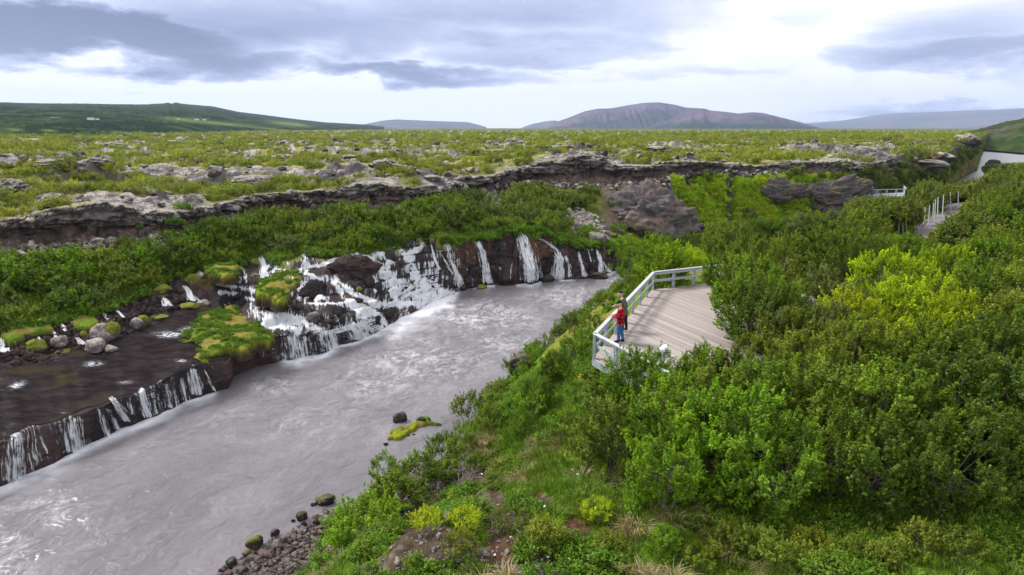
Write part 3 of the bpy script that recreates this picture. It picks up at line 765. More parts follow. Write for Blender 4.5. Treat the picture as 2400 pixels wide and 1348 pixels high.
trees_in = _t
print('near trees', len(trees_in))
# nearest 290 are trees of their own, the rest one woodland
def seen_key(t): return t[1] if 1350 < proj(t[0], t[1], t[2])[0] < 2500 else t[1] + 500
trees_in.sort(key=seen_key)
own, rest = trees_in[:285], trees_in[285:]
rows = {}
for t in own:
    y = t[1]
    rowk = 0 if y < 21 else 1 if y < 26 else 2 if y < 32 else 3 if y < 38 else 4 if y < 45 else 5 if y < 53 else 6 if y < 62 else 7 if y < 72 else 8 if y < 84 else 9
    rows.setdefault(rowk, []).append(t)
ROWN = ['front row facing the grass', 'row beside the near deck end', 'row level with the two men', 'row behind the deck', 'belt just past the deck',
        'belt below the path posts', 'belt beside the lower path', 'belt beside the upper path', 'belt before the far platform', 'last belt under the plateau']
for rk, ts in rows.items():
    # split wide rows by side and tone so every label is short and true
    ts.sort(key=lambda t: proj(t[0], t[1], t[2])[0]); cnt = {}
    for x, y, z, h, col, kit, rw, kd in ts:
        tn = TONEN[col]; cnt[tn] = cnt.get(tn, 0) + 1; k_ = cnt[tn] - 1
        K = TREE[kit]; s_ = h/K[2]
        plant('birch_tree', K, (x, y, z), s_, rg.uniform(0, 6.28), tone(col, rg), '%s birch, %s of its colour, %s' % (tn, ordinal(k_), ROWN[rk]), 'tree', 'birch trees on the near bank')
ux = RNG.uniform(30, 330, 9000); uy = RNG.uniform(84, 420, 9000); ubd = bank_dist(ux, uy); uz = z_near(ux, uy); uu3, vv3 = proj(ux, uy, uz)
cellu = {}
for i in np.argsort(uy):
    if ubd[i] < 1.0 or uu3[i] < 1960 or uu3[i] > 2700 or (uy[i] < 118 and uu3[i] < 2300) or path_dist(ux[i:i+1], uy[i:i+1])[0] < 3: continue
    s_ = 2.6 + uy[i]*.008; kk = (int(ux[i]/s_), int(uy[i]/s_))
    if kk in cellu: continue
    cellu[kk] = 1; hh__ = rg.uniform(3.0, 4.3)
    if uu3[i] > 2285: hh__ = min(hh__, 15 + ray(uu3[i], 386)[2]/ray(uu3[i], 386)[1]*uy[i] - float(uz[i]))
    if hh__ > .4: rest.append((ux[i], uy[i], float(uz[i]), hh__))
for i in range(240):      # low thickets around the far platform and beside the path
    u = rg.uniform(1985, 2330); y = rg.uniform(84, 112); x = (u - 1200)/1600*(y*CT + 9*ST)
    if path_dist(np.array([x]), np.array([y]))[0] < 2.2 or bank_dist(np.array([x]), np.array([y]))[0] < 1: continue
    z = float(z_near(np.array([x]), np.array([y]))[0]); top = 15 + ray(u, 474 if 2010 < u < 2150 and y < 117 else 430)[2]/ray(u, 474)[1]*y
    h = min(3.2, top - z)
    if h > .5: rest.append((x, y, z, h))
for i in range(420):
    u = rg.uniform(2000, 2330); y = rg.uniform(46, 90); x = (u - 1200)/1600*(y*CT + 9*ST); pd_ = float(path_dist(np.array([x]), np.array([y]))[0])
    if pd_ < 1.7: continue
    z = float(z_near(np.array([x]), np.array([y]))[0]); vt = 562 if u < 2190 else 562 - (u - 2190)*.9; front = y < np.interp(u, [2000, 2150, 2230, 2300], [62, 62, 78, 95])
    vt = vt if front else (474 if u < 2160 else 440); top = 15 + ray(u, vt)[2]/ray(u, vt)[1]*y; h = min(2.8, top - z)
    if h > .45: rest.append((x, y, z, h))
if rest:
    kinds = scrub_set(M['leaf_forest'], 'woodland_crown', 5, 130, .16, 1.4, 3.0)
    pts = np.array([(t[0], t[1], t[2]) for t in rest]); scatter('birch_woodland', kinds, pts, zrot(len(pts), .05), np.array([t[3]/3.0 for t in rest]), 'birch woodland filling the near bank behind the nearest trees', 'woodland')

# ================================================================== near bank: single shrubs seen from above
NS = ((1000,1240-5,.75,LIME,'beside the lower bare soil'),(860,1260,2.2,FRESH,'at the lower left above the gravel beach'),(930,1180,2.0,MID,'on the bank above the gravel beach'),(880,1190,1.4,MID,'at the water edge by the gravel beach'),
      (985,1120,1.5,MID,'halfway up the water edge'),(1040,1060,1.2,MID,'beside the dead branch at the water'),(1090,1230,.75,LIME,'between two bare soil patches'),(1065,1170,.6,LIME,'just under the dead branch'),(1100,965,1.5,OLIVE,'opposite the mossy islet'),
      (1150,990,1.2,OLIVE,'uphill of the mossy islet'),(1190,915,1.3,MID,'below the big black boulder'),(1250,955,1.5,FRESH,'on the slope under the deck corner'),(1300,880,1.4,MID,'between boulder and deck'),(1340,830,1.4,MID,'left of the deck corner'),
      (1300,1020,1.3,FRESH,'middle of the grassy slope'),(1220,1010,.9,MID,'at the edge of the dry grass'),(1400,1210,1.0,LIME,'in front of the trees on red heath'),(1280,1265,1.1,YELL,'low in the foreground grass'),(1390,770,1.4,OLIVE,'just outside the deck railing near the men'),
      (1425,710,1.3,OLIVE,'riverside, beyond the men'),(1460,680,1.2,OLIVE,'outside the long railing'),(1485,655,1.0,GREY,'beside the upstream end of the long railing'),(1340,760,1.1,GREY,'leaning over the rapids'),(1490,630,1.0,MID,'next to the wet upstream rocks'),
      (1370,810,1.2,MID,'under the deck edge'),(1120,1095,1.0,MID,'right of the dead branch'),(1160,1140,.9,GREY,'on the soil edge above the dead branch'),(1690,1160,1.1,FRESH,'low in front of the tree row'),(1150,930,1.3,OLIVE,'on the bend of the water edge'),
      (1340,1010,1.2,FRESH,'upper right of the grassy slope'),(1380,1060,1.4,OLIVE,'at the foot of the nearest birches'),(1200,1240,1.0,OLIVE,'low right of the soil'),(790,1310,1.4,FRESH,'lowest at the gravel beach'),(900,1110,1.1,MID,'leaning over the water below the islet'),
      (1080,1290,.8,YELL,'low centre on the soil'),(1430,1290,.9,YELL,'in the lowest grass'),(1560,1270,.8,FRESH,'lone in the lower right grass'),(1190,1100,.8,OLIVE,'between dry tussocks'),(1490,1190,.8,FRESH,'beside pale dry tussocks'),
      (1700,1290,1.1,YELL,'bottom, right of centre'),(1790,1310,1.3,OLIVE,'bottom, under the yellow flower'),(1900,1300,1.2,YELL,'bottom row, third from the corner'),(1850,1260,1.0,MID,'behind the bottom row'),(2010,1320,1.2,OLIVE,'bottom row, second from the corner'),(2150,1290,1.2,YELL,'near the right corner'),
      (2250,1310,1.3,OLIVE,'by the right corner'),(2360,1260,1.4,OLIVE,'in the right corner'),(2380,1200,1.2,MID,'above the right corner'),(2110,1210,1.0,YELL,'thin and tall in the lower right grass'),(1720,1230,.8,FRESH,'between grass and bottom row'),(2300,1240,1.1,MID,'inside the right corner group'),
      (1640,1320,.9,OLIVE,'bottom edge, left end of its row'),(2060,1330,1.1,YELL,'bottom edge, middle'),(1960,1260,.9,OLIVE,'above the bottom middle'))
rg2 = random.Random(5)
for i, (u, v, h, col, where) in enumerate(NS):
    if u > 1600 and 1190 < v < 1285: continue
    if v > 1180 and u > 1240: h *= .62
    elif v > 1150: h *= .8
    elif u > 1100 and v > 850: h *= .82
    hh_ = hit(u, v + h*16, True, False)
    if hh_ is None: continue
    p_ = hh_[0]
    if p_.z < .15: p_.z = .15
    K = SHRUB[i % 5]
    plant('willow_shrub', K, tuple(p_), h/K[2], rg2.uniform(0, 6.28), tone(col, rg2), '%s shrub %s' % (TONEN[col], where), 'shrub', 'shrubs on the near bank', ('crown', 'stems'))

kk = 0
for (a, b) in zip(BP[5:16], BP[6:17]):
    L_ = float(np.linalg.norm(b - a)); nrm_ = np.array((b[1]-a[1], a[0]-b[0]))/L_
    for j in range(int(L_/1.15) + 1):
        q = a + (b - a)*(j + rg2.uniform(.1, .9))/(int(L_/1.15) + 1) + nrm_*rg2.uniform(.5, 1.9); gz = ground_z(q[0], q[1])[0]; K = SHRUB[rg2.randrange(5)]; h = rg2.uniform(.7, 1.25); col = (MID, OLIVE, OLIVE, GREY, FRESH)[rg2.randrange(5)]; kk += 1
        if 24 < q[1] < 27 and q[0] < -3: continue
        plant('willow_shrub', K, (q[0], q[1], max(gz, .1) - .05), h/K[2], rg2.uniform(0, 6.28), tone(col, rg2), '%s low shrub at the near waterline, %s upstream from the beach' % (TONEN[col], ordinal(kk) if kk < 30 else ('number %d' % kk)), 'shrub', 'shrubs on the near bank', ('crown', 'stems'))
# ================================================================== far slope: shrubs between the springs and the cliff
rg3 = random.Random(77); far = []
LANDM = [(-700, 'outside the left edge'), (0, 'above the left shelf'), (150, 'above the pale capped boulders'), (300, 'above the small springs'), (450, 'above the stepped left falls'), (600, 'above the mossy hummock'), (750, 'above the main cascade'),
         (900, 'above the fan of the cascade'), (1030, 'above the wet dome rock'), (1110, 'above the narrow fall'), (1200, 'above the tallest fall'), (1290, 'above the slanting fall'), (1400, 'by the pale rubble'), (1500, 'beside the brown outcrop'), (1620, 'over the bright moss wall'), (1780, 'over the dark moss gully'), (1950, 'behind the far platform'), (2150, 'under the right rim')]
for row in range(14):
    f_ = (row + .5)/14
    a = -44.0
    while a < 44:
        ai = float(np.interp(math.radians(a), PHI, np.arange(NC))); i0 = int(ai)
        t0, c0 = Tr[i0], Cr[i0]; a += 1.35*57.3/t0*rg3.uniform(.85, 1.2)*1.15
        fr_ = min(1, max(0, f_ + rg3.uniform(-.04, .04))); r_ = t0 + .5 + (c0 - t0 - .9)*fr_
        if (c0 - t0) < row*.98 + .3 - (14 - row)*.0 and rg3.random() < 1 - (c0 - t0)/14.0: continue
        if fr_ > .88 and a < 9: continue
        x, y = math.sin(PHI[i0])*r_, math.cos(PHI[i0])*r_
        u, v = [float(q_) for q_ in proj(x, y, Tz[i0] + (Cz[i0]-Tz[i0])*fr_)]
        if u < -260 or u > 2300: continue
        if 230 < u < 275 and 565 < v < 600: continue
        if 190 < u < 300 and 585 < v < 640 : continue         # ochre moss opening
        if 1120 < u < 1190 and 455 < v < 500: continue        # pale scree opening
        if 1330 < u < 1450 and v > 490: continue              # rubble
        if 1395 < u < 1625: continue                          # talus and brown outcrop
        if 1625 <= u < 1950 and v > 412: continue             # moss wall
        far.append((x, y, u, v, r_))
print('far slope shrubs', len(far))
rg3.shuffle(far)
def addfar(u, v, h, col):
    hh_ = hit(u, v, False, True); far.append((hh_[0].x, hh_[0].y, u, v, 0, h, col))
for q in ((1470,460,1.6,GREY),(1590,470,1.2,GREY),(1700,500,1.4,GREY),(1750,520,1.8,GREY),(1880,470,1.6,DARK),(1900,505,1.5,DARK),(1610,520,1.6,GREY),(1630,560,2.2,MID),(1500,520,1.3,MID),(1450,545,1.4,FRESH),(1440,490,1.1,OLIVE)): addfar(*q)
ownf = sorted(far, key=lambda t: t[4] if len(t) < 6 else 0)[:290]; restf = [t for t in far if t not in set(ownf)]
gridl = {}
for t in ownf:
    x, y, u, v = t[:4]
    lm = max(i for i, (a, _) in enumerate(LANDM) if u >= a or i == 0); fr_ = (math.hypot(x, y) - float(np.interp(math.atan2(x, y), PHI, Tr)))/max(1, float(np.interp(math.atan2(x, y), PHI, Cr - Tr)))
    rw_ = 0 if fr_ < .33 else 1 if fr_ < .66 else 2
    gridl.setdefault((lm, rw_), []).append(t)
for (lm, rw_), ts in gridl.items():
    ts.sort(key=lambda t: t[2]); cnt = {}
    for k_, t in enumerate(ts):
        x, y, u, v = t[:4]; gz = ground_z(x, y, False)[0]
        wd = rg3.random(); col = t[6] if len(t) > 5 else (MID if wd < .35 else DARK if wd < .55 else OLIVE if wd < .75 else GREY if wd < .87 else FRESH)
        h = t[5] if len(t) > 5 else rg3.uniform(1.2, 2.7)*(.75 if rw_ == 0 else 1 if rw_ == 1 else .60); K = SHRUB[rg3.randrange(5)]
        tn = TONEN[col]; cnt[tn] = cnt.get(tn, 0) + 1
        plant('slope_shrub', K, (x, y, gz - .1), h/K[2]*1.0, rg3.uniform(0, 6.28), tone(col, rg3), '%s slope shrub, %s such, %s row, %s' % (tn, ordinal(cnt[tn]-1), ('lowest', 'middle', 'top')[rw_], LANDM[lm][1]),
              'shrub', 'willow shrubs on the far slope', ('crown', 'stems'), .92)
# low green plants hanging over the springs, and the rest of the shrubs
kinds = scrub_set(M['leaf_slope'], 'slope_crown', 5, 70, .14, 1.1, 1.5)
pts = [(t[0], t[1], ground_z(t[0], t[1], False)[0] - .1) for t in restf]
if pts: scatter('slope_scrub', kinds, np.array(pts), zrot(len(pts), .05), RNG.uniform(.8, 1.3, len(pts)), 'green scrub covering the slope under the lava cliff', 'scrub')
hk = scrub_set(M['herb'], 'herb_cushion', 4, 60, .07, .5, .35)
pts = []; scl = []
for i in range(1500):
    u = rg3.uniform(-150, 1500); d_ = ray(u, 650); i0 = int(np.interp(math.atan2(d_[0], d_[1]), PHI, np.arange(NC)))
    r_ = Tr[i0] + rg3.uniform(-.35, 1.4)**1.0 + (rg3.random()**3)*6; x, y = math.sin(PHI[i0])*r_, math.cos(PHI[i0])*r_
    if 1390 < u < 1500 and rg3.random() < .7: continue
    gz = ground_z(x, y, False)[0]; pts.append((x, y, gz)); scl.append(rg3.uniform(.6, 1.5))
scatter('spring_plants', hk, np.array(pts), zrot(len(pts), .2), np.array(scl), 'bright low plants along the springs above the falls', 'plants')
mk = scrub_set(M['mosspl'], 'moss_tuft', 4, 40, .10, .55, .35)
pts = []; scl = []
for i in range(6000):
    u = rg3.uniform(1575, 1990); v = rg3.uniform(418, 565)
    hh_ = hit(u, v, False, True)
    if hh_ is None or hh_[0].z < .1: continue
    nn = vn3(np.array([hh_[0].x*.4]), np.array([hh_[0].y*.2]), np.array([hh_[0].z*.5]), 9)[0]
    if nn < .34 or (1690 < u < 1725) or (u > 1860 and rg3.random() < .75): continue
    pts.append(tuple(hh_[0])); scl.append(rg3.uniform(.5, 1.4))
for i in range(260):
    u = rg3.gauss(1480, 25); v = rg3.gauss(575, 10); hh_ = hit(u, v, False, True); pts.append(tuple(hh_[0])); scl.append(rg3.uniform(.4, .9))
for i in range(200):
    u = rg3.gauss(1660, 30); v = rg3.gauss(600, 14); hh_ = hit(u, v, True, True); pts.append(tuple(hh_[0])); scl.append(rg3.uniform(.5, .9))
scatter('bright_moss', mk, np.array(pts), zrot(len(pts), .5), np.array(scl), 'bright yellow green moss hanging on the gorge wall', 'moss')

# ================================================================== plateau scrub
rg4 = random.Random(99); sc_ = []
n_try = 26000
uu_ = RNG.uniform(-260, 2660, n_try); rr_ = np.exp(RNG.uniform(math.log(53), math.log(1500), n_try)); fz = np.arctan((uu_ - 1200)/1600/CT)
rim_ = np.interp(fz, PHI, Rr); ii = np.interp(fz, PHI, np.arange(NC)).astype(int)
xx, yy = np.sin(fz)*rr_, np.cos(fz)*rr_
vegn = fbm2(xx*.6 + 9, yy, .12, 4, 121) + (fbm2(xx, yy, .6, 4, 103) - .5)*.35 - np.where(True, sst(.55, .66, fbm2(xx*.45 + 40, yy, .16, 4, 57)), 0)*.10 - sst(.52, .72, fbm2(xx*.5, yy, .085, 4, 11))*.05
okm = (rr_ > rim_ + 1.2) & ((vegn + .07*sst(900, 1700, uu_) + .03*sst(120, 300, rr_) + RNG.normal(0, .03, n_try)) > .475)
xx, yy, rr_, uu_ = xx[okm], yy[okm], rr_[okm], uu_[okm]
# thin with distance from each other near the camera
cell = {}; keepi = []
order = np.argsort(rr_)
for i in order:
    s = .95 + rr_[i]*.0075; kx, ky = int(xx[i]/s), int(yy[i]/s)
    if (kx, ky) in cell: continue
    cell[(kx, ky)] = 1; keepi.append(i)
print('plateau scrub', len(keepi))
nearp = keepi[:275]; farp = keepi[275:]
SC = [(crown_mesh('crown', 600 + s, .95 + .12*s, .5 + .05*s, .38, 34, 62, .10, .28, M['leaf'], .15, 0, .2)) for s in range(4)]
SCK = [(a, stems_mesh('stems', 600 + k, b, .35, .015, 4, 6, .15)) for k, (a, b) in enumerate(SC)]
PL = [(-700, 'left of the photo'), (0, 'above the left cliff end'), (160, 'behind the pale rim slabs'), (320, 'behind the dip of the rim'), (480, 'behind the overhung rim'), (640, 'behind the dark boulder rim'), (800, 'behind the arched outcrop'), (960, 'left of the ridge rise'), (1120, 'on the rising rim'), (1270, 'beside the dark hump'),
      (1430, 'right of the dark hump'), (1600, 'above the moss wall'), (1780, 'right of the moss wall'), (1960, 'above the far platform'), (2160, 'near the upstream bend')]
PT = [('olive', (.20, .235, .03)), ('light green', (.25, .30, .035)), ('deep green', (.13, .175, .022)), ('yellowish', (.30, .32, .035))]
cg = {}
for i in sorted(nearp, key=lambda i: uu_[i]):
    u = uu_[i]; lm = max(k for k, (a, _) in enumerate(PL) if u >= a or k == 0); tn, cb = PT[rg4.choice((0, 0, 0, 1, 1, 2, 3))]
    cg[(lm, tn)] = cg.get((lm, tn), 0) + 1
    gz = ground_z(xx[i], yy[i], False)[0]
    plant('dwarf_birch', SCK[rg4.randrange(4)], (xx[i], yy[i], gz - .08), rg4.uniform(.75, 1.25), rg4.uniform(0, 6.28), tone(cb, rg4), '%s lava field bush, %s such from left, %s' % (tn, ordinal(cg[(lm, tn)]-1), PL[lm][1]), 'bush', 'dwarf birches on the lava field', ('crown', 'stems'), .9)
kinds = scrub_set(M['leaf_scrub'], 'scrub_crown', 6, 42, .15, 1.05, .95)
pts = np.array([(xx[i], yy[i], ground_z(xx[i], yy[i], False)[0] - .1) for i in farp])
scl = RNG.uniform(.5, 1.35, len(pts))*np.clip(rr_[farp]/150, .9, 2.2)**.6
scatter('lava_field_scrub', kinds, pts, zrot(len(pts), .05), scl, 'olive green birch scrub over the lava field', 'scrub')

LATE = True
# ================================================================== grass of the near bank
def blades_mesh(name, seed, n, h, rad, w, mat, droop=.5):
    rng = np.random.default_rng(seed); V_, F_, T_ = [], [], []
    for i in range(n):
        a = rng.uniform(0, 6.28); r = rad*rng.uniform(0, 1)**.5; b = np.array((math.cos(a)*r, math.sin(a)*r, 0)); L = h*rng.uniform(.6, 1.15)
        d = np.array((math.cos(a + rng.normal(0, .7)), math.sin(a + rng.normal(0, .7)), 0)); s = np.array((-d[1], d[0], 0))*w
        m_ = b + d*L*.22*droop + np.array((0, 0, L*.6)); e_ = b + d*L*.75*droop + np.array((0, 0, L*(1 - .35*droop)))
        k = len(V_); V_ += [b - s, b + s, m_ + s*.8, m_ - s*.8, e_ + s*.2, e_ - s*.2]; F_ += [(k, k+1, k+2, k+3), (k+3, k+2, k+4, k+5)]
        T_ += [rng.uniform(.1, .9)]*6
    return np_mesh(name, np.array(V_), np.array(F_), {'tint': ('FLOAT', 'POINT', np.array(T_))}, False, mat)
gk = [blades_mesh('grass_tuft', 700 + s, 34, .24, .20, .007, M['grass'], .7) for s in range(4)]
dk = [blades_mesh('dry_tussock', 720 + s, 90, .34, .26, .007, M['dry'], 1.15) for s in range(3)]
hb = scrub_set(M['herb'], 'herb_patch', 4, 46, .05, .34, .26)
px_, py_ = RNG.uniform(-9, 24, 30000), RNG.uniform(11, 34, 30000)
zz_ = z_near(px_, py_); bdn = bank_dist(px_, py_); uu2, vv2 = proj(px_, py_, zz_)
ebn = np.zeros(len(px_))
for (u, v, su, sv) in ((1010,1280,120,60),(1190,1240,70,60),(1110,1310,120,40),(1090,1120,70,35),(1150,1180,60,45),(1270,1180,40,25),(1350,1240,50,28),(900,1330,90,30),(1240,1330,120,30)):
    ebn = np.maximum(ebn, np.exp(-((uu2-u)/su)**2 - ((vv2-v)/sv)**2))
inpic = (uu2 > -60) & (uu2 < 2500) & (vv2 < 1450) & (bdn > 1.5) & (ebn < .45)
inpic &= ~np.array([in_poly(a, b, DECKP, 0) for a, b in zip(px_, py_)])
beach_ = (py_ < 29) & (bdn < 2.4); inpic &= ~beach_
dr = fbm2(px_, py_, .22, 3, 211) + (fbm2(px_, py_, .9, 4, 213) - .5)*.5
isd = inpic & (dr > .58) & (RNG.random(len(px_)) < .13); ish = inpic & ~isd & (fbm2(px_, py_, .5, 3, 803) > .52) & (RNG.random(len(px_)) < .55); isg = inpic & ~isd & ~ish
print('grass', isg.sum(), isd.sum(), ish.sum())
def gp(m_): return np.stack((px_[m_], py_[m_], np.array([ground_z(a, b)[0] for a, b in zip(px_[m_], py_[m_])]) - .02), 1)
scatter('grass', gk, gp(isg), zrot(isg.sum(), .15), RNG.uniform(.5, 1.35, isg.sum()), 'green grass on the near bank', 'grass')
scatter('dry_grass', dk, gp(isd), zrot(isd.sum(), .25), RNG.uniform(.6, 1.3, isd.sum()), 'pale dry tussock grass on the near bank', 'grass')
scatter('herbs', hb, gp(ish), zrot(ish.sum(), .2), RNG.uniform(.5, 1.3, ish.sum()), 'low leafy herbs between the grass', 'herbs')
# ================================================================== FALLING WATER
m, nt, out = new_mat('white_water'); N = NT(nt)
uv = N.n('ShaderNodeAttribute', attribute_name='flow').outputs['Vector']; fo = N.attr('foam')
s1 = N.noise(N.vm('MULTIPLY', uv, (4.0, .35, 1)), 1.0, 4, .65, .5); s2 = N.noise(N.vm('MULTIPLY', uv, (11.0, .9, 1)), 1.0, 3, .7, .3); s3 = N.noise(uv, 2.2, 3, .6)
v = N.m('ADD', fo, N.m('ADD', N.m('MULTIPLY', N.m('SUBTRACT', s1, .5), 2.1), N.m('ADD', N.m('MULTIPLY', N.m('SUBTRACT', s2, .5), 1.7), N.m('MULTIPLY', N.m('SUBTRACT', s3, .5), .7))))
al = N.mapr(v, .32, .86)
d = N.n('ShaderNodeBsdfPrincipled'); d.inputs['Base Color'].default_value = (.80, .82, .89, 1); d.inputs['Roughness'].default_value = .45; d.inputs['Specular IOR Level'].default_value = .3
N.l(N.bump(N.m('ADD', s1, N.m('MULTIPLY', s2, .5)), 1.0, .14), d.inputs['Normal'])
tl = N.n('ShaderNodeBsdfTranslucent'); tl.inputs[0].default_value = (.86, .88, .95, 1); mx0 = N.n('ShaderNodeMixShader'); mx0.inputs[0].default_value = .25; N.l(d.outputs[0], mx0.inputs[1]); N.l(tl.outputs[0], mx0.inputs[2])
tp = N.n('ShaderNodeBsdfTransparent'); mx = N.n('ShaderNodeMixShader'); N.l(al, mx.inputs[0]); N.l(tp.outputs[0], mx.inputs[1]); N.l(mx0.outputs[0], mx.inputs[2]); N.l(mx.outputs[0], out.inputs[0])
M['white_water'] = m

# --- the cascade: a skin of water on the stepped rock
PAINT = [[(452,631,8),(475,643,10),(500,655,15),(540,652,15),(562,655,12)],[(510,670,5),(560,673,8),(590,680,14),(612,695,14),(600,708,12),(580,700,10)],[(515,687,8),(560,691,10)],[(556,612,6),(570,640,8),(580,660,6)],
 [(607,592,7),(615,610,8),(622,630,11),(622,648,14),(618,655,10)],[(632,600,5),(650,625,6),(640,640,6)],[(712,595,6),(714,615,8),(720,628,8),(690,640,4),(655,632,4)],[(720,628,8),(745,625,8),(790,605,6),(840,597,8)],
 [(720,640,9),(735,655,9),(750,665,7)],[(690,672,8),(680,695,9)],[(705,668,8),(703,700,9)],[(725,670,8),(722,700,9)],[(750,672,6),(752,700,7)],[(785,665,9),(800,690,12),(812,705,10)],[(790,660,9),(830,690,11),(850,700,10),(880,715,12)],
 [(840,597,9),(870,608,11),(890,625,13),(905,645,17),(925,665,20),(950,680,22)],[(870,590,9),(905,590,12),(915,610,10)],[(930,577,7),(940,590,9),(950,605,8),(955,612,7)],
 [(1001,553,6),(998,568,7),(975,582,8),(958,600,8),(962,625,10),(975,650,14),(1000,672,22),(1030,685,20),(1062,694,14)],[(905,645,15),(930,690,18),(980,692,24),(1040,694,20)],[(960,625,10),(985,665,16),(1000,690,18)],
 [(870,650,6),(885,680,6)],[(600,735,18),(640,745,20),(690,752,20),(740,770,16)],[(620,765,10),(700,775,12),(660,760,14)],[(720,715,5),(800,715,7),(820,705,9),(870,735,12),(900,760,9)],[(830,720,9),(850,740,12),(865,755,11)],
 [(870,712,8),(900,716,9),(940,712,10),(970,712,11),(995,716,13),(1030,704,12)],[(760,780,5),(830,765,10),(880,772,12)],[(660,700,5),(640,715,9),(610,720,12)],[(590,715,8),(600,735,10)]]
sl_r = np.where((ZONE[:, 0] <= 2))[0]; r0_ = sl_r[0] + 4; r1_ = int(np.where(ZONE[:, 0] == 2)[0][0]) + 8
cols = np.where((U[r0_ + 60] > 425) & (U[r0_ + 60] < 1085))[0]; c0_, c1_ = cols[0], cols[-1]
SX, SY, SZ = X[r0_:r1_, c0_:c1_], Y[r0_:r1_, c0_:c1_], Z[r0_:r1_, c0_:c1_]; SN = Nn[r0_:r1_, c0_:c1_]; SN = np.where(SN[..., 2:3] < 0, -SN, SN)
SU, SV = U[r0_:r1_, c0_:c1_], V[r0_:r1_, c0_:c1_]
inf = np.zeros(SX.shape)
SUw = SU + (fbm2(SX, SY, .9, 3, 901) - .5)*16; SVw = SV + (fbm2(SX, SY, .9, 3, 905) - .5)*10
for pl_ in PAINT:
    for (ua, va, wa), (ub, vb, wb) in zip(pl_[:-1], pl_[1:]):
        L2 = (ub-ua)**2 + (vb-va)**2 + 1e-6; t = np.clip(((SUw-ua)*(ub-ua) + (SVw-va)*(vb-va))/L2, 0, 1)
        dd = np.hypot(SUw - ua - t*(ub-ua), (SVw - va - t*(vb-va))*1.25); w_ = wa + (wb - wa)*t
        inf = np.maximum(inf, np.exp(-(dd/(w_*.95))**2))
snz = np.abs(SN[..., 2]); steep = sst(.92, .55, snz)
rr00 = PHI[c0_:c1_][None]*58 + 0*SX
web = sst(.58, .70, fbm2(SX, SY, .8, 3, 911, ))*sst(560, 640, SU)*.35
foam = inf*.95 + web*1.0 + steep*(inf*.2 + .36*sst(570, 640, SU)) - .10 + (fbm2(rr00, SZ*1.2, .9, 3, 915) - .5)*.5
foam = np.where(SV > 702 + (SU < 0)*0, foam, foam)
lip = np.exp(-((SVw - np.interp(SU, [640, 660, 870, 930], [795, 789, 750, 735]))/5)**2)*(SU > 655)*(SU < 900)
foam = np.maximum(foam, lip*.45)
alongc = np.concatenate((np.zeros((1, SX.shape[1])), np.cumsum(np.sqrt(np.diff(SX, axis=0)**2 + np.diff(SY, axis=0)**2 + np.diff(SZ, axis=0)**2), 0)))
rr0 = np.broadcast_to(PHI[c0_:c1_][None]*58, SX.shape)
fv = np.stack((rr0, alongc, 0*rr0), -1).reshape(-1, 3)
off = .05 + .03*inf
VV = np.stack((SX + SN[..., 0]*off, SY + SN[..., 1]*off, SZ + np.maximum(SN[..., 2], .3)*off), -1).reshape(-1, 3)
km = foam > -.15; kf = (km[:-1, :-1] | km[1:, :-1] | km[1:, 1:] | km[:-1, 1:]); Fq = grid_faces(*SX.shape)[kf.reshape(-1)]
a_, b_, f_, g2 = compact(VV, Fq, fv, foam.ravel())
me = np_mesh('cascade', a_, b_, {'flow': ('FLOAT_VECTOR', 'POINT', f_), 'foam': ('FLOAT', 'POINT', g2)}, True, M['white_water'])
tag(link('cascade', me), 'broad white cascade fanning over stepped black rock in the middle of the far bank', 'waterfall')

# --- shallow sheet of water on the shelf at the left
rows_ = np.where(ZONE[:, 0] == 1)[0]; ra, rb = rows_[0] + 1, rows_[0] + 100
cols = np.where(U[ra + 30] < 660)[0]; ca_, cb_ = 0, cols[-1]
WX, WY, WZ = X[ra:rb, ca_:cb_], Y[ra:rb, ca_:cb_], Z[ra:rb, ca_:cb_]
fr2 = frac[ra:rb, ca_:cb_]; base = (Lz[None] + (Tz - Lz)[None]*(.1*fr2 + .9*sst(.55, 1, fr2)))[:, :] if False else Lz[None, ca_:cb_] + (Tz - Lz)[None, ca_:cb_]*(.1*fr2 + .35*sst(.45, .8, fr2))
WZ2 = base + .07 + (fbm2(WX, WY, 2.2, 3, 921) - .5)*.05; WZ2 = mix(WZ + .03, WZ2, sst(0, .06, fr2))
uu_s, vv_s = U[ra:rb, ca_:cb_], V[ra:rb, ca_:cb_]
fm = np.zeros(WX.shape)
for (u, v, su, sv) in ((405,788,30,5),(220,856,16,4),(40,905,12,6),(298,900,12,3),(95,845,26,4),(425,848,10,2),(15,825,24,8),(205,812,22,4),(440,775,14,5)):
    if su: fm = np.maximum(fm, np.exp(-((uu_s-u - (vv_s - v)*-1.2)/su)**2 - ((vv_s-v)/sv)**2))
me = np_mesh('shallow_water', np.stack((WX, WY, WZ2), -1).reshape(-1, 3), grid_faces(*WX.shape), {'fm': ('FLOAT', 'POINT', fm.ravel())}, True)
m, nt, out = new_mat('clear_shallow_water'); N = NT(nt); p = N.pos(); mp = N.n('ShaderNodeMapping'); mp.inputs['Rotation'].default_value = (0, 0, .65); mp.inputs['Scale'].default_value = (.7, 1.4, 1); N.l(p, mp.inputs[0])
a = N.noise(mp.outputs[0], 1.1, 5, .6, .5); b2 = N.noise(mp.outputs[0], 5.5, 4, .65)
c = N.mixc(N.mapr(a, .35, .65), (.008, .006, .007), (.024, .016, .017)); c = N.mixc(N.m('MULTIPLY', N.mapr(N.noise(p, .3, 3), .58, .7), .7), c, (.035, .028, .008))
ff = N.m('MULTIPLY', N.attr('fm'), N.mapr(b2, .42, .6)); c = N.mixc(ff, c, (.75, .78, .88))
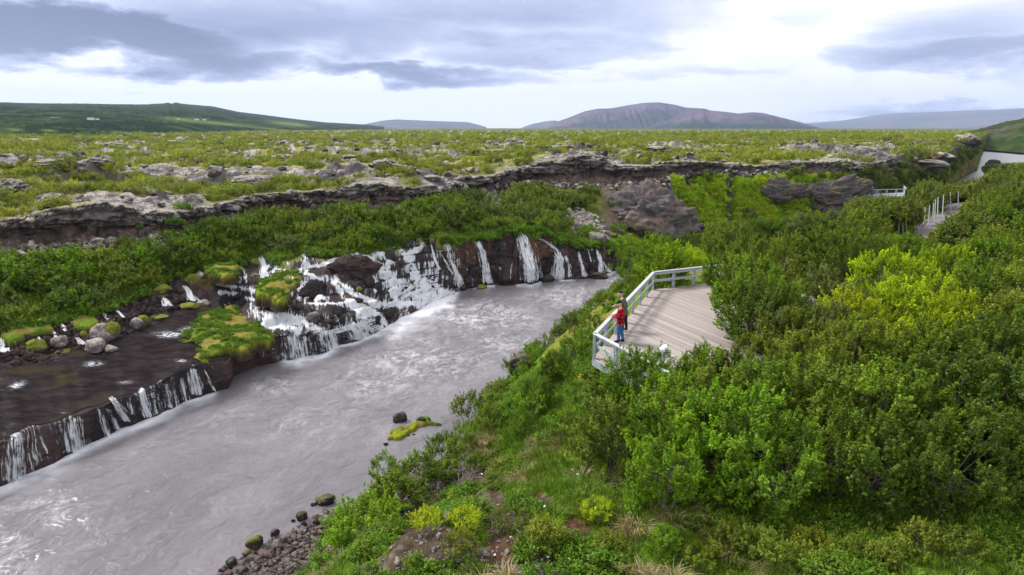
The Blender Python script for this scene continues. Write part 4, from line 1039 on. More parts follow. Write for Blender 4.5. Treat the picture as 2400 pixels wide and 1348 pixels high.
nbs = N.bump(N.m('ADD', a, N.m('MULTIPLY', b2, .4)), .45, .12); df = N.n('ShaderNodeBsdfDiffuse'); N.l(c, df.inputs[0]); gl = N.n('ShaderNodeBsdfGlossy'); gl.inputs['Roughness'].default_value = .22; N.l(nbs, gl.inputs['Normal'])
ms = N.n('ShaderNodeMixShader'); ms.inputs[0].default_value = .022; N.l(df.outputs[0], ms.inputs[1]); N.l(gl.outputs[0], ms.inputs[2]); N.l(ms.outputs[0], out.inputs[0])
me.materials.append(m); tag(link('shallow_water', me), kind='structure')

# --- threads of water over the low ledge and the dark cliff
def film(u0, u1, f0, name, label):
    rs0 = np.where(ZONE[:, 0] == 0)[0][8]; rs1 = np.where(ZONE[:, 0] == (0 if u1 < 600 else 1))[0][-1] + 2; cc = np.where((U[rs0+20] > u0) & (U[rs0+20] < u1))[0]; a_, b_ = cc[0], cc[-1]
    x_, y_, z_ = X[rs0:rs1, a_:b_], Y[rs0:rs1, a_:b_], Z[rs0:rs1, a_:b_]; n_ = Nn[rs0:rs1, a_:b_]; n_ = np.where(n_[..., 2:3] < 0, -n_, n_)
    al_ = np.concatenate((np.zeros((1, x_.shape[1])), np.cumsum(np.sqrt(np.diff(x_, axis=0)**2 + np.diff(y_, axis=0)**2 + np.diff(z_, axis=0)**2), 0))); ac_ = np.broadcast_to(PHI[a_:b_][None]*55, x_.shape)
    dens_ = f0 + (fbm2(ac_, 0*ac_, .55, 3, 931) - .5)*1.0 - .5*sst(.5, .15, z_) * 0; e_ = np.minimum(sst(0, .04, (np.arange(x_.shape[1])/x_.shape[1])), sst(1, .96, np.arange(x_.shape[1])/x_.shape[1]))[None]
    v_ = np.stack((x_ + n_[..., 0]*.04, y_ + n_[..., 1]*.04, z_ + n_[..., 2]*.04), -1).reshape(-1, 3)
    me = np_mesh(name, v_, grid_faces(*x_.shape), {'flow': ('FLOAT_VECTOR', 'POINT', np.stack((ac_, al_, 0*al_), -1).reshape(-1, 3)), 'foam': ('FLOAT', 'POINT', (dens_*e_ - .6*(1-e_)).ravel())}, True, M['white_water'])
    tag(link(name, me), label, 'water', kind='stuff')
film(-220, 530, .20, 'ledge_threads', 'thin threads of water over the low ledge'); film(655, 900, .10, 'lip_threads', 'thin threads of water under the cascade'); film(1075, 1455, -.02, 'cliff_threads', 'thin trickles down the dark cliff')
# --- single falls
def waterfall(path, label, dens=.62, group=None, lift=.09):
    path = [(u, v, w*1.3) for u, v, w in path]; L = sum(math.hypot(b[0]-a[0], b[1]-a[1]) for a, b in zip(path, path[1:]))
    nt_ = max(8, int(L/2.2)); vs = np.array([0] + list(np.cumsum([math.hypot(b[0]-a[0], b[1]-a[1]) for a, b in zip(path, path[1:])])))
    ts = np.linspace(0, L, nt_); pu = np.interp(ts, vs, [q[0] for q in path]); pv = np.interp(ts, vs, [q[1] for q in path]); pw = np.interp(ts, vs, [q[2] for q in path])
    nk = max(5, int(max(pw)/2.0)); G = np.zeros((nt_, nk, 3)); ok = True
    for i in range(nt_):
        for k in range(nk):
            s = (k/(nk-1) - .5)*2; wob = math.sin(i*.35 + k*1.7 + pu[0])*.4
            hh_ = bvh_f.ray_cast(O, Vector(ray(pu[i] + s*pw[i]*.5 + wob, pv[i])).normalized())
            if hh_[0] is None: G[i, k] = G[i-1, k] if i else P(pu[i], pv[i], 1)
            else: G[i, k] = hh_[0]
    # smooth along the fall and keep in front of the rock
    D_ = np.linalg.norm(G - np.array(O), axis=2)
    for _ in range(2):
        Dm = D_.copy(); Dm[1:-1] = np.minimum(D_[1:-1], (D_[:-2] + D_[2:])/2); D_ = Dm
    dirs = G - np.array(O); dirs /= np.linalg.norm(dirs, axis=2, keepdims=True)
    xs_ = np.linspace(-1, 1, nk)[None]; bul = lift + .10*(1 - xs_**2) + .03*np.sin(np.arange(nk)[None]*2.1)
    G = np.array(O) + dirs*(D_ - bul)[..., None]
    al_ = np.concatenate((np.zeros((1, nk)), np.cumsum(np.linalg.norm(np.diff(G, axis=0), axis=2), 0))); ac = xs_*pw[:, None]*.5/1600*D_
    fade = (1 - np.abs(xs_)**1.7)*np.ones((nt_, 1)); tt = (ts/L)[:, None]; jit_ = RNG.uniform(0, 1, (1, nk)); topf = sst(0, .05, tt + .04 - jit_*.10)*sst(1.06, .96, tt + jit_*.07)
    foam_ = (dens + .16*tt)*1.0 - .75*(1 - fade) - .6*(1 - topf)
    fvv = np.stack((ac + pu[0]*.37, al_, 0*al_), -1).reshape(-1, 3)
    me = np_mesh('waterfall', G.reshape(-1, 3), grid_faces(nt_, nk), {'flow': ('FLOAT_VECTOR', 'POINT', fvv), 'foam': ('FLOAT', 'POINT', foam_.ravel())}, True, M['white_water'])
    return tag(link('waterfall', me), label, 'waterfall', group)
g1 = 'falls over the low ledge at the left'; g2_ = 'falls down the dark cliff on the right'; g3 = 'small springs under the left bushes'
for q in (
 ([(35,1024,46),(35,1070,62),(38,1132,80)], 'lowest left waterfall at the photo edge, wide and split in strands', .62, g1),
 ([(172,974,46),(176,1020,52),(184,1062,60)], 'wide white curtain, second big fall from the left edge', .66, g1),
 ([(231,955,14),(240,985,20),(252,1026,24)], 'narrow strand just right of the wide left curtain', .55, g1),
 ([(250,955,20),(268,985,24),(280,1010,24)], 'slanting strand between two narrow falls on the low ledge', .55, g1),
 ([(256,925,12),(280,955,24),(302,990,28)], 'bent strand starting at a notch of the low ledge', .62, g1),
 ([(303,928,16),(311,975,18)], 'thin broken veil left of the forked bright fall', .38, g1),
 ([(329,905,14),(335,940,24),(347,980,30)], 'bright fall widening down, middle of the low ledge', .70, g1),
 ([(388,897,46),(397,925,48),(403,958,46)], 'fine grey curtain of many threads on the low ledge', .42, g1),
 ([(424,885,16),(431,912,22),(439,942,26)], 'white fall left of the brightest one on the low ledge', .60, g1),
 ([(452,864,24),(459,895,28),(466,928,28)], 'brightest fall near the right end of the low ledge', .78, g1),
 ([(477,864,5),(490,890,7),(503,918,9)], 'hair thin last strand at the right end of the low ledge', .62, g1),
 ([(696,786,72),(700,812,78),(705,842,84)], 'left part of the curtain right of the big moss hummock', .56, g1),
 ([(766,772,58),(772,795,62),(780,826,64)], 'middle part of the curtain right of the big moss hummock', .62, g1),
 ([(832,759,60),(842,775,64),(856,798,66)], 'bright right part of the curtain below the cascade', .66, g1),
 ([(1010,572,7),(1018,605,9),(1029,634,9)], 'thin fall on the left flank of the wet dome rock', .60, g2_),
 ([(1028,586,4),(1045,615,6),(1062,645,6)], 'thread running diagonally across the wet dome rock', .62, g2_),
 ([(1045,569,9),(1054,605,12),(1066,628,14),(1074,655,20),(1078,677,22)], 'fall along the right side of the wet dome rock', .68, g2_),
 ([(1117,562,15),(1130,590,17),(1137,625,19),(1143,666,27)], 'single narrow white fall above the small green islet', .78, g2_),
 ([(1219,544,17),(1228,560,27),(1235,600,34),(1241,630,36),(1243,663,38)], 'tallest and whitest waterfall on the dark cliff', .78, g2_),
 ([(1207,592,4),(1198,625,6),(1194,662,6)], 'faint thread just left of the tallest waterfall', .45, g2_),
 ([(1256,562,10),(1262,600,12),(1268,655,14)], 'faint veil just right of the tallest waterfall', .34, g2_),
 ([(1260,557,10),(1285,570,12),(1303,585,16),(1311,610,26),(1310,640,36),(1308,659,40)], 'slanting fall that bends over a shoulder of the dark cliff', .66, g2_),
 ([(1325,596,12),(1335,625,14),(1336,652,15)], 'short veil branching off the slanting fall', .50, g2_),
 ([(1355,588,6),(1362,615,10),(1372,650,17)], 'slim fall running to the right below the pale rubble', .70, g2_),
 ([(1379,584,5),(1386,614,6)], 'faint trickle between the slim fall and the last fall', .45, g2_),
 ([(1399,584,10),(1407,615,13),(1410,643,17)], 'last upright fall before the river bends out of sight', .70, g2_),
 ([(1412,612,6),(1422,627,10),(1431,640,16)], 'side branch spreading right from the last fall', .60, g2_),
 ([(240,724,6),(247,742,10),(262,757,12)], 'small forked spring right of the yellow moss ledge', .80, g3),
 ([(274,727,8),(285,738,9),(291,746,9)], 'second small spring right of the forked one', .75, g3),
 ([(95,763,7),(96,774,9)], 'tiny spout under the hanging moss at the left', .85, g3),
 ([(86,781,6),(92,795,8),(104,802,8)], 'curved trickle below the tiny spout', .80, g3),
 ([(110,770,8),(125,778,10),(130,790,12)], 'bright trickle right of the tiny spout', .75, g3),
 ([(135,753,8),(148,764,12),(152,777,12)], 'broken little fall under the yellow moss ledge', .62, g3),
 ([(4,784,18),(8,802,18),(12,826,30)], 'spring at the left photo edge beside dark rocks', .78, g3),
 ([(178,790,12),(190,802,16),(196,808,26)], 'white riffle between the grey boulder and the mossy one', .65, g3),
 ([(383,696,14),(390,708,20),(394,719,22)], 'little curtain left of the round mossy boulder', .72, g3),
 ([(428,668,12),(440,680,14),(446,693,18),(457,706,28)], 'stepped little fall above the round mossy boulder', .80, g3),
 ([(344,662,8),(352,672,9)], 'short spout between two shrubs', .75, g3)):
    waterfall(*q[:2], q[2] + (.12 if q[3] == g3 else .03), q[3], .30 if q[3] == g3 else .09)

# ================================================================== ROCKS
ICO = {}
def rock_mesh(name, seed, dims, crag=0.0, moss=0.0, lich=.4, dark=1.0, sub=4, rough=.35, flat=.0, red=0.0):
    if sub not in ICO:
        bm = bmesh.new(); bmesh.ops.create_icosphere(bm, subdivisions=sub, radius=1.0); ICO[sub] = (np.array([v.co for v in bm.verts]), np.array([[v.index for v in f.verts] for f in bm.faces])); bm.free()
    v, f = ICO[sub]; v = v.copy(); rng = np.random.default_rng(seed)
    for _ in range(9):                      # broken faces
        n = rng.normal(0, 1, 3); n /= np.linalg.norm(n); dd = v @ n; lim = rng.uniform(.62, .9); v = v - np.maximum(dd - lim, 0)[:, None]*n*.85
    s = seed*3.17
    k = 1 + (fbm3(v[:, 0] + s, v[:, 1], v[:, 2], 1.6, 3, 7) - .5)*rough*1.6 + (fbm3(v[:, 0] + s, v[:, 1], v[:, 2], 5.5, 3, 17, ridge=True) - .5)*rough*.45
    if crag:
        w_ = v*np.array(dims); q_ = fbm3(w_[:, 0] + s, w_[:, 1], w_[:, 2]*1.8, .55, 3, 47); q_ = np.floor(q_*8)/8*.7 + q_*.3
        k = k + crag*((q_ - .5)*.9 + (fbm3(w_[:, 0], w_[:, 1] + s, w_[:, 2]*2.2, 1.5, 3, 57, ridge=True) - .5)*.35)
    v = v*k[:, None]; v = v*np.array(dims)
    a, b, c = v[f[:, 0]], v[f[:, 1]], v[f[:, 2]]; fn = np.cross(b-a, c-a); vn = np.zeros_like(v)
    for i in range(3): np.add.at(vn, f[:, i], fn)
    vn /= np.linalg.norm(vn, axis=1, keepdims=True) + 1e-9; nz_ = vn[:, 2]
    h1 = fbm3(v[:, 0] + s, v[:, 1], v[:, 2], 1.3/max(dims)*2, 4, 27); h2 = fbm3(v[:, 0] + s, v[:, 1], v[:, 2], 6/max(dims)*2, 3, 37)
    C = np.broadcast_to(ROCK*dark, v.shape).copy(); C = mixc(C, ROCKB*dark, sst(.5, .7, h1)*.6); C = mixc(C, np.array((.12, .06, .055)), np.full(len(v), red))
    C = mixc(C, LICH, sst(.62 - lich*.3, .72, nz_*.35 + h2*.75)*min(1, lich*1.6))
    C = mixc(C, mix(MOSS*.9, MOSSY, .10), sst(.75 - moss*.6, .95 - moss*.6, nz_*.5 + h1*.8)*min(1, moss*3))
    return np_mesh(name, v, f, {'Col': ('FLOAT_COLOR', 'POINT', c4(C)), 'wet': ('FLOAT', 'POINT', np.zeros(len(v)))}, True, M['rock'])
def rock(u, v, wpx, hpx, label, name='boulder', cat='rock', seed=None, near=None, sink=.25, depth=1.0, rz=0.0, group=None, lift=0.0, **kw):
    """boulder whose foot stands at (u, v), wpx wide and hpx high in the photograph"""
    hh_ = hit(u, v); d = (Vector(hh_[0]) - O).length; w_ = wpx/1600*d*.93; h_ = hpx/1600*d*1.05
    c_ = Vector(hh_[0]); back = Vector((c_.x, c_.y, 0)).normalized()*(w_*.3*depth)
    me = rock_mesh(name, seed or int(u*7 + v), (w_/2, w_/2*depth*.85, h_/2*1.25), **kw)
    o = link(name, me); o.location = c_ + back + Vector((0, 0, h_*.5*(1 - sink) + lift)); o.rotation_euler = (0, 0, math.atan2(-c_.x, c_.y)*1.0 + rz)
    return tag(o, label, cat, group)
# loose lava on the plateau and blocks under the cliff
lk = [rock_mesh('lava_block', 990 + k, (.55, .45, .32), lich=(.3, .7, .5, .9, .2)[k], dark=(.6, .8, .7, 1.0, .5)[k], sub=2, rough=.7) for k in range(5)]
nn_ = 5200; lu = RNG.uniform(-260, 2500, nn_); lr = np.exp(RNG.uniform(math.log(55), math.log(900), nn_)); lf = np.arctan((lu - 1200)/1600/CT); lrim = np.interp(lf, PHI, Rr); okl = (lr > lrim + .6); lf, lr, lu = lf[okl], lr[okl], lu[okl]
lx, ly = np.sin(lf)*lr, np.cos(lf)*lr; okl = (fbm2(lx*.45 + 40, ly, .16, 4, 57) > .47) | (RNG.random(len(lx)) < .25); lx, ly, lr, lu = lx[okl], ly[okl], lr[okl], lu[okl]
pts = np.array([(a, b, ground_z(a, b, False)[0] + .05) for a, b in zip(lx, ly)]); scatter('loose_lava', lk, pts, zrot(len(pts), .4), RNG.uniform(.35, 1.3, len(pts))*np.clip(lr/90, .8, 3.2)*np.where(lu > 1500, .7, 1), 'loose lichened lava blocks over the plateau', 'rocks')
pts = []
for i in range(1500):
    f_ = math.radians(rg3.uniform(-42, 22)); i0 = int(np.interp(f_, PHI, np.arange(NC))); r_ = Cr[i0] - abs(rg3.gauss(0, .9)) + .5; x, y = math.sin(f_)*r_, math.cos(f_)*r_; pts.append((x, y, ground_z(x, y, False)[0]))
scatter('cliff_foot_blocks', lk, np.array(pts), zrot(len(pts), .7), RNG.uniform(.2, .9, len(pts)), 'broken blocks along the foot of the lava cliff', 'rocks')
pts = []
for i in range(1400):
    u = rg3.uniform(-150, 440); i0 = int(np.interp(math.atan2(*ray(u, 780)[:2]), PHI, np.arange(NC))); f_ = 1 - abs(rg3.gauss(0, .16)); r_ = Lr[i0] + (Tr[i0] - Lr[i0])*f_; x, y = math.sin(PHI[i0])*r_, math.cos(PHI[i0])*r_; pts.append((x, y, ground_z(x, y, False)[0]))
lkd = [rock_mesh('black_stone', 1010 + k, (.30, .25, .18), lich=0, dark=(.25, .4, .35)[k], sub=2, rough=.6, red=(.0, .3, .1)[k]) for k in range(3)]
scatter('wet_black_stones', lkd, np.array(pts), zrot(len(pts), .7), RNG.uniform(.2, .9, len(pts)), 'wet black stones below the springs at the left', 'rocks')
# in the river
rock(938,992,40,20,'black rounded boulder in the river left of the mossy islet',lich=.15,dark=.45,sink=.2)
rock(765,1184,46,18,'black rock with ochre moss, farthest out off the gravel beach',moss=.15,lich=.1,dark=.4)
rock(736,1187,14,6,'flat stone touching the rock farthest out off the beach',lich=0,dark=.3,sub=3)
rock(708,1222,28,16,'brown black boulder off the gravel beach, left of two small ones',lich=.05,moss=.1,dark=.35,sub=3)
rock(713,1238,15,12,'small black stone nearest the gravel beach',lich=0,dark=.3,sub=3)
rock(741,1232,19,9,'small black stone right of its twin off the beach',lich=0,dark=.3,sub=3)
rock(688,1224,10,5,'smallest stone left of the brown black boulder',lich=0,dark=.3,sub=2)
rock(904,1044,13,5,'tiny dark stone in open water below the mossy islet',lich=0,dark=.3,sub=2)
rock(986,1076,13,5,'tiny dark stone close to the near bank bushes',lich=0,dark=.3,sub=2)
rock(970,1021,8,4,'pebble dark stone under the right end of the islet',lich=0,dark=.3,sub=2)
rock(957,1023,7,4,'pebble dark stone under the middle of the islet',lich=0,dark=.3,sub=2)
rock(1222,880,72,46,'big black boulder on the near bank at the water',dark=.42,lich=.25,sink=.2,rough=.5)
rock(1486,648,34,15,'wet black rocks upstream where the river bends',dark=.4,lich=.1)
rock(1470,652,18,9,'smaller wet rock left of the upstream rocks',dark=.4,lich=.1,sub=3)
rock(1405,655,44,13,'flat mossy black slab at the foot of the last fall',dark=.4,moss=.12,lich=.05,depth=.8)
rock(1085,681,24,14,'dark boulder at the foot of the wet dome rock',dark=.5,lich=.05)
rock(1282,662,34,18,'square black block beside the foot of the tallest waterfall',dark=.45,lich=0,rough=.2)
rock(1130,678,28,9,'small bright green islet below the narrow fall',name='mossy_islet',moss=1.0,lich=0)
# shelf and cascade boulders
rock(143,815,36,22,'grey boulder with pale cap left of the boulder pile',lich=.75,dark=1.3)
rock(226,832,42,30,'pale lichened boulder at the lower left of the boulder pile',lich=.9,dark=1.3)
rock(262,830,26,18,'small pale boulder at the lower right of the boulder pile',lich=.9,dark=1.3,sub=3)
rock(245,806,48,38,'big grey boulder at the back of the boulder pile',lich=.5,dark=1.5)
rock(262,798,40,34,'moss topped boulder behind the boulder pile',moss=.8,lich=.3,dark=1.2)
rock(322,772,26,22,'light grey boulder under the yellow tuft',lich=.7,dark=1.4,sub=3)
rock(338,768,26,24,'mossy stump of rock beside the light grey boulder',moss=.9,lich=.2)
rock(88,829,40,24,'round olive moss cushion on a rock at the left',name='mossy_boulder',moss=1.0,lich=0)
rock(197,792,18,12,'small round moss cushion left of the boulder pile',name='mossy_boulder',moss=1.0,lich=0,sub=3)
rock(445,729,44,16,'round mossy boulder above the big moss hummock',name='mossy_boulder',moss=.9,lich=.2)
rock(476,722,28,16,'brown boulder with pale top beside the round mossy boulder',lich=.5,dark=1.3,sub=3)
rock(385,690,44,18,'moss covered rock above the little curtain',name='mossy_boulder',moss=.9,lich=.1)
rock(375,750,40,9,'patch of bright yellow moss on stones at the water edge',name='moss_patch',cat='moss',moss=1.0,lich=0,sink=.5)
rock(152,830,34,8,'yellow moss patch in front of the grey boulder',name='moss_patch',cat='moss',moss=1.0,lich=0,sink=.5)
rock(620,716,40,22,'brown pale topped boulder at the right of the big moss hummock',lich=.6,dark=1.5)
rock(736,757,34,22,'lone brown grey boulder in the lower cascade',lich=.15,dark=1.3)
rock(600,665,24,20,'brown boulder at the left tip of the small moss hummock',lich=.3,dark=1.3,moss=.2)
rock(917,613,34,26,'dark round boulder splitting the cascade near its top',lich=0,dark=.55)
rock(941,622,18,12,'small boulder right of the round one in the cascade',lich=0,dark=.6,sub=3)
rock(885,690,26,26,'black knob in the lower cascade under the fan',lich=0,dark=.4,sub=3)
rock(868,675,24,24,'black knob beside a moss tuft in the cascade',lich=0,dark=.4,moss=.1,sub=3)
rock(842,683,18,10,'little moss tuft on rock in the cascade',name='moss_patch',cat='moss',moss=1.0,lich=0,sub=3)
rock(820,642,120,40,'broad bare brown rock hump inside the cascade',lich=0,dark=.36,sink=.62,red=.2,depth=.7,sub=5,rough=.7)
rock(735,700,70,44,'black overhung hump with falls on both sides',lich=0,dark=.35,sink=.55,depth=.6,sub=5,rough=.8)
rock(880,757,30,16,'black rocks at the lower edge of the cascade by the river',lich=0,dark=.35,sub=3)
rock(905,745,40,16,'jagged black rocks where the cascade meets the river',lich=0,dark=.35,sub=3)
rock(1015,573,24,20,'yellowish boulder perched at the top of the cascade',lich=.2,moss=.35,dark=1.6)
rock(1030,586,24,24,'hanging green moss clump beside the perched boulder',name='moss_patch',cat='moss',moss=1.0,lich=0,sub=3)
for i_, (u, v, w_, h_, lb) in enumerate(((40,852,16,9,'left of the moss cushion'),(300,815,14,8,'right of the boulder pile'),(18,840,18,12,'at the left photo edge'),(415,712,16,12,'right of the little curtain'),(396,728,18,10,'below the little curtain'),(66,800,16,10,'under the tiny spout'),(170,778,14,8,'under the yellow moss ledge'),(306,752,16,10,'below the small springs'),(350,735,15,9,'above the bright yellow moss'),(775,760,24,10,'in the lower cascade pool'),(700,728,30,12,'at the foot of the black hump'),(840,712,26,12,'between two streams of the cascade'),(560,700,18,9,'under the stepped left falls'),(790,742,20,10,'left of the lower cascade streams'))):
    rock(u, v, w_, h_, 'small black stone ' + lb, lich=0, dark=.4, sub=3)
# slope and rubble
rock(268,590,32,30,'dark lump of lava standing in the slope bushes',lich=.2,dark=.7)
rock(232,578,36,16,'pale scree knob under the cliff at the left',lich=.8)
rock(603,548,20,24,'dark boulder below the pale scree chute',lich=.2,dark=.8,sub=3)
rock(370,680,18,16,'grey stone standing among the low shrubs',lich=.4,dark=1.3,sub=3)
rock(1400,578,46,34,'large brown block in the pale rubble',lich=.3,dark=1.4)
# the brown outcrop in the gorge
oc = ptdr(1520, 500, 6); om = rock_mesh('rock_outcrop', 881, (5.2, 3.4, 4.4), crag=.7, lich=.06, dark=1.25, sub=6, rough=.5); 
o = tag(link('rock_outcrop', om), 'huge brown overhanging outcrop under the cliff at the gorge bend', 'rock'); o.location = (oc[0], oc[1], 3.9); 
oc2 = ptdr(1575, 540, 5.5); o = tag(link('rock_outcrop', rock_mesh('rock_outcrop', 885, (4.6, 2.6, 2.4), crag=.8, lich=.06, dark=.6, sub=6, rough=.6, moss=.1)), 'dark lower outcrop under the huge brown one', 'rock'); o.location = (oc2[0], oc2[1], 1.2)
oc3 = ptdr(1930, 480, 4.0); o = tag(link('rock_outcrop', rock_mesh('rock_outcrop', 887, (8.0, 2.0, 3.4), crag=.9, lich=.0, dark=1.15, sub=6, rough=.6, moss=.15)), 'brown bare rock slope right of the moss wall', 'rock'); o.location = (oc3[0], oc3[1], 4.2)
oc4 = ptdr(1830, 445, 5.0); o = tag(link('rock_outcrop', rock_mesh('rock_outcrop', 889, (3.2, 1.0, 1.7), crag=.9, lich=.0, dark=1.1, sub=6, rough=.6, moss=.2)), 'small brown rock bulge above the moss wall', 'rock'); o.location = (oc4[0], oc4[1], 6.0)
# rubble chute of pale stones
st = [rock_mesh('stone', 950 + k, (.30, .26, .20), lich=.9, dark=1.6, sub=2, rough=.4) for k in range(4)]
std = [rock_mesh('stone', 960 + k, (.16, .13, .09), lich=.15, dark=(.45, .8, 1.3, .6)[k], sub=2, rough=.4, red=(.0, .5, .0, .2)[k]) for k in range(4)]
pts = []
for i in range(520):
    t = rg3.random(); u = 1352 + t*62 + rg3.gauss(0, 11 + 10*t); v = 500 + t*74 + rg3.gauss(0, 7)
    hh_ = hit(u, v, False, True)
    if hh_ and hh_[0].z > .3: pts.append(tuple(hh_[0] + Vector((0, 0, .05))))
for i in range(240):
    u = rg3.gauss(1155, 16); v = rg3.gauss(480, 11); hh_ = hit(u, v, False, True); pts.append(tuple(hh_[0]))
for i in range(160):
    u = rg3.gauss(598, 9); v = rg3.gauss(530, 14); hh_ = hit(u, v, False, True); pts.append(tuple(hh_[0]))
scatter('pale_rubble', st, np.array(pts), zrot(len(pts), .8), RNG.uniform(.5, 1.5, len(pts)), 'pale lichened stones in chutes on the far slope', 'rubble')
pts = []; scl = []
for i in range(9000):
    x = rg3.uniform(-12.5, -2.5); y = rg3.uniform(17, 28.5); b_ = float(bank_dist(np.array([x]), np.array([y]))[0])
    if b_ < -.45 or b_ > 3.2 or rg3.random() < (b_ - 2)*.9: continue
    gz = ground_z(x, y)[0]; pts.append((x, y, max(gz, -.05) + .02)); scl.append((.22 + rg3.random()**3*1.1)*(1.15 if b_ < .5 else .85))
scatter('gravel_beach_stones', std, np.array(pts), zrot(len(pts), .5), np.array(scl), 'wet dark gravel and cobbles of the beach', 'gravel')
pts = []; scl = []
for i in range(2600):
    u = rg3.uniform(820, 1420); v = rg3.uniform(1090, 1420)
    e_ = max(math.exp(-((u-a)/c)**2 - ((v-b)/d)**2) for a, b, c, d in ((1010,1280,120,60),(1190,1240,70,60),(1110,1310,120,40),(1090,1120,70,35),(1150,1180,60,45),(900,1330,90,30),(1240,1330,120,30)))
    if e_ < rg3.uniform(.4, .8): continue
    hh_ = hit(u, v, True, False)
    if hh_ and hh_[0].z > .4: pts.append(tuple(hh_[0])); scl.append(rg3.random()**4*.7 + .10)
stg = [rock_mesh('stone', 970 + k, (.13, .11, .07), lich=(.0, .2, .4)[k], dark=1.5, sub=2, rough=.4) for k in range(3)]
scatter('soil_stones', stg, np.array(pts), zrot(len(pts), .5), np.array(scl), 'pale gravel scattered over the bare soil', 'gravel')
for u, v, w_, h_, lb in ((600,1292,40,26,'black mossy boulder at the tip of the gravel beach'),(580,1306,22,12,'smaller mossy stone beside the black one on the beach tip'),(545,1332,26,20,'dark boulder lowest left on the gravel beach'),(645,1258,20,14,'dark boulder where the beach meets open water'),(765,1265,26,22,'grey boulder half way along the beach'),(680,1275,14,8,'flat dark stone in the middle of the beach')):
    rock(u, v, w_, h_, lb, dark=.5, lich=.1, moss=.25 if 'mossy' in lb else 0, sub=3)

# plateau outcrops
for i_, (u, v, w_, h_, lb, dk_) in enumerate(((30,470,75,40,'black lava hump at the left photo edge behind the rim',.55),(130,485,70,24,'dark layered slab at the cliff rim on the left',.7),(428,391,16,18,'sharp black fin of lava standing alone',.45),(460,387,14,12,'smaller fin right of the sharp black one',.5),(592,440,90,26,'broad lichened hump behind the overhung rim',.9),
  (905,400,78,24,'arched outcrop with dark cave left of the ridge',.75),(1380,385,70,26,'dark hump on the rim, highest point of the cliff',1.1),(150,395,110,16,'long low lava ridge far left',.8),(225,388,60,14,'jagged ridge beside the long low one',.7),(560,385,100,14,'wrinkled grey ridge above the broad hump',.8),(660,380,90,14,'dark pressure ridge right of the wrinkled one',.6),(450,360,60,10,'flat dark slab ridge in the middle distance',.55),
  (510,410,40,18,'broken lichened block left of the broad hump',.9),(820,372,40,8,'small dark ledge in the middle distance',.6),(1010,425,50,14,'pale slab left of where the rim rises',1.0),(1160,360,70,10,'grey outcrop straight above the narrow fall',.8),(1300,350,80,10,'low grey ledge left of the dark hump',.8),(1540,355,60,12,'dark outcrop above the gorge bend',.7),(1680,360,50,10,'grey outcrop above the moss wall',.7),(1820,356,46,9,'low dark ledge above the right rim',.6),
  (2262,345,50,24,'dark outcrop near the upstream river bend',.6),(1980,398,62,22,'black layered outcrop at the right rim',.5),(1860,400,48,22,'black block of the rim above the brown rock slope',.5),(2200,378,60,16,'rough rocks beside the bare brown patch',.7),(75,335,60,8,'distant dark ridge at the left',.6),(260,345,70,8,'distant grey ridge left of the utility pole',.7),(400,338,80,8,'distant dark ridge right of the utility pole',.6),(1250,328,60,5,'distant grey ridge at the centre',.7),(950,330,60,5,'distant lava ridge left of centre',.7))):
    rock(u, v, w_, h_, lb, name='lava_outcrop', cat='rock', lich=.55, dark=dk_, sub=5 if w_ > 60 else 4, rough=.6, sink=.35, depth=.75, group='lava outcrops on the plateau')
o = rock(2150,392,110,16,'bare brown flat rock near the person in red',name='rock_slab',lich=.3,dark=1.4,sub=4,depth=1.4,sink=.6,red=.2)
rock(2375,402,50,8,'dark rock at the near side of the upstream river',dark=.5,lich=.2,name='lava_outcrop')
rock(2325,392,26,14,'lone dark stone in the upstream river',dark=.5,lich=0,sub=3)

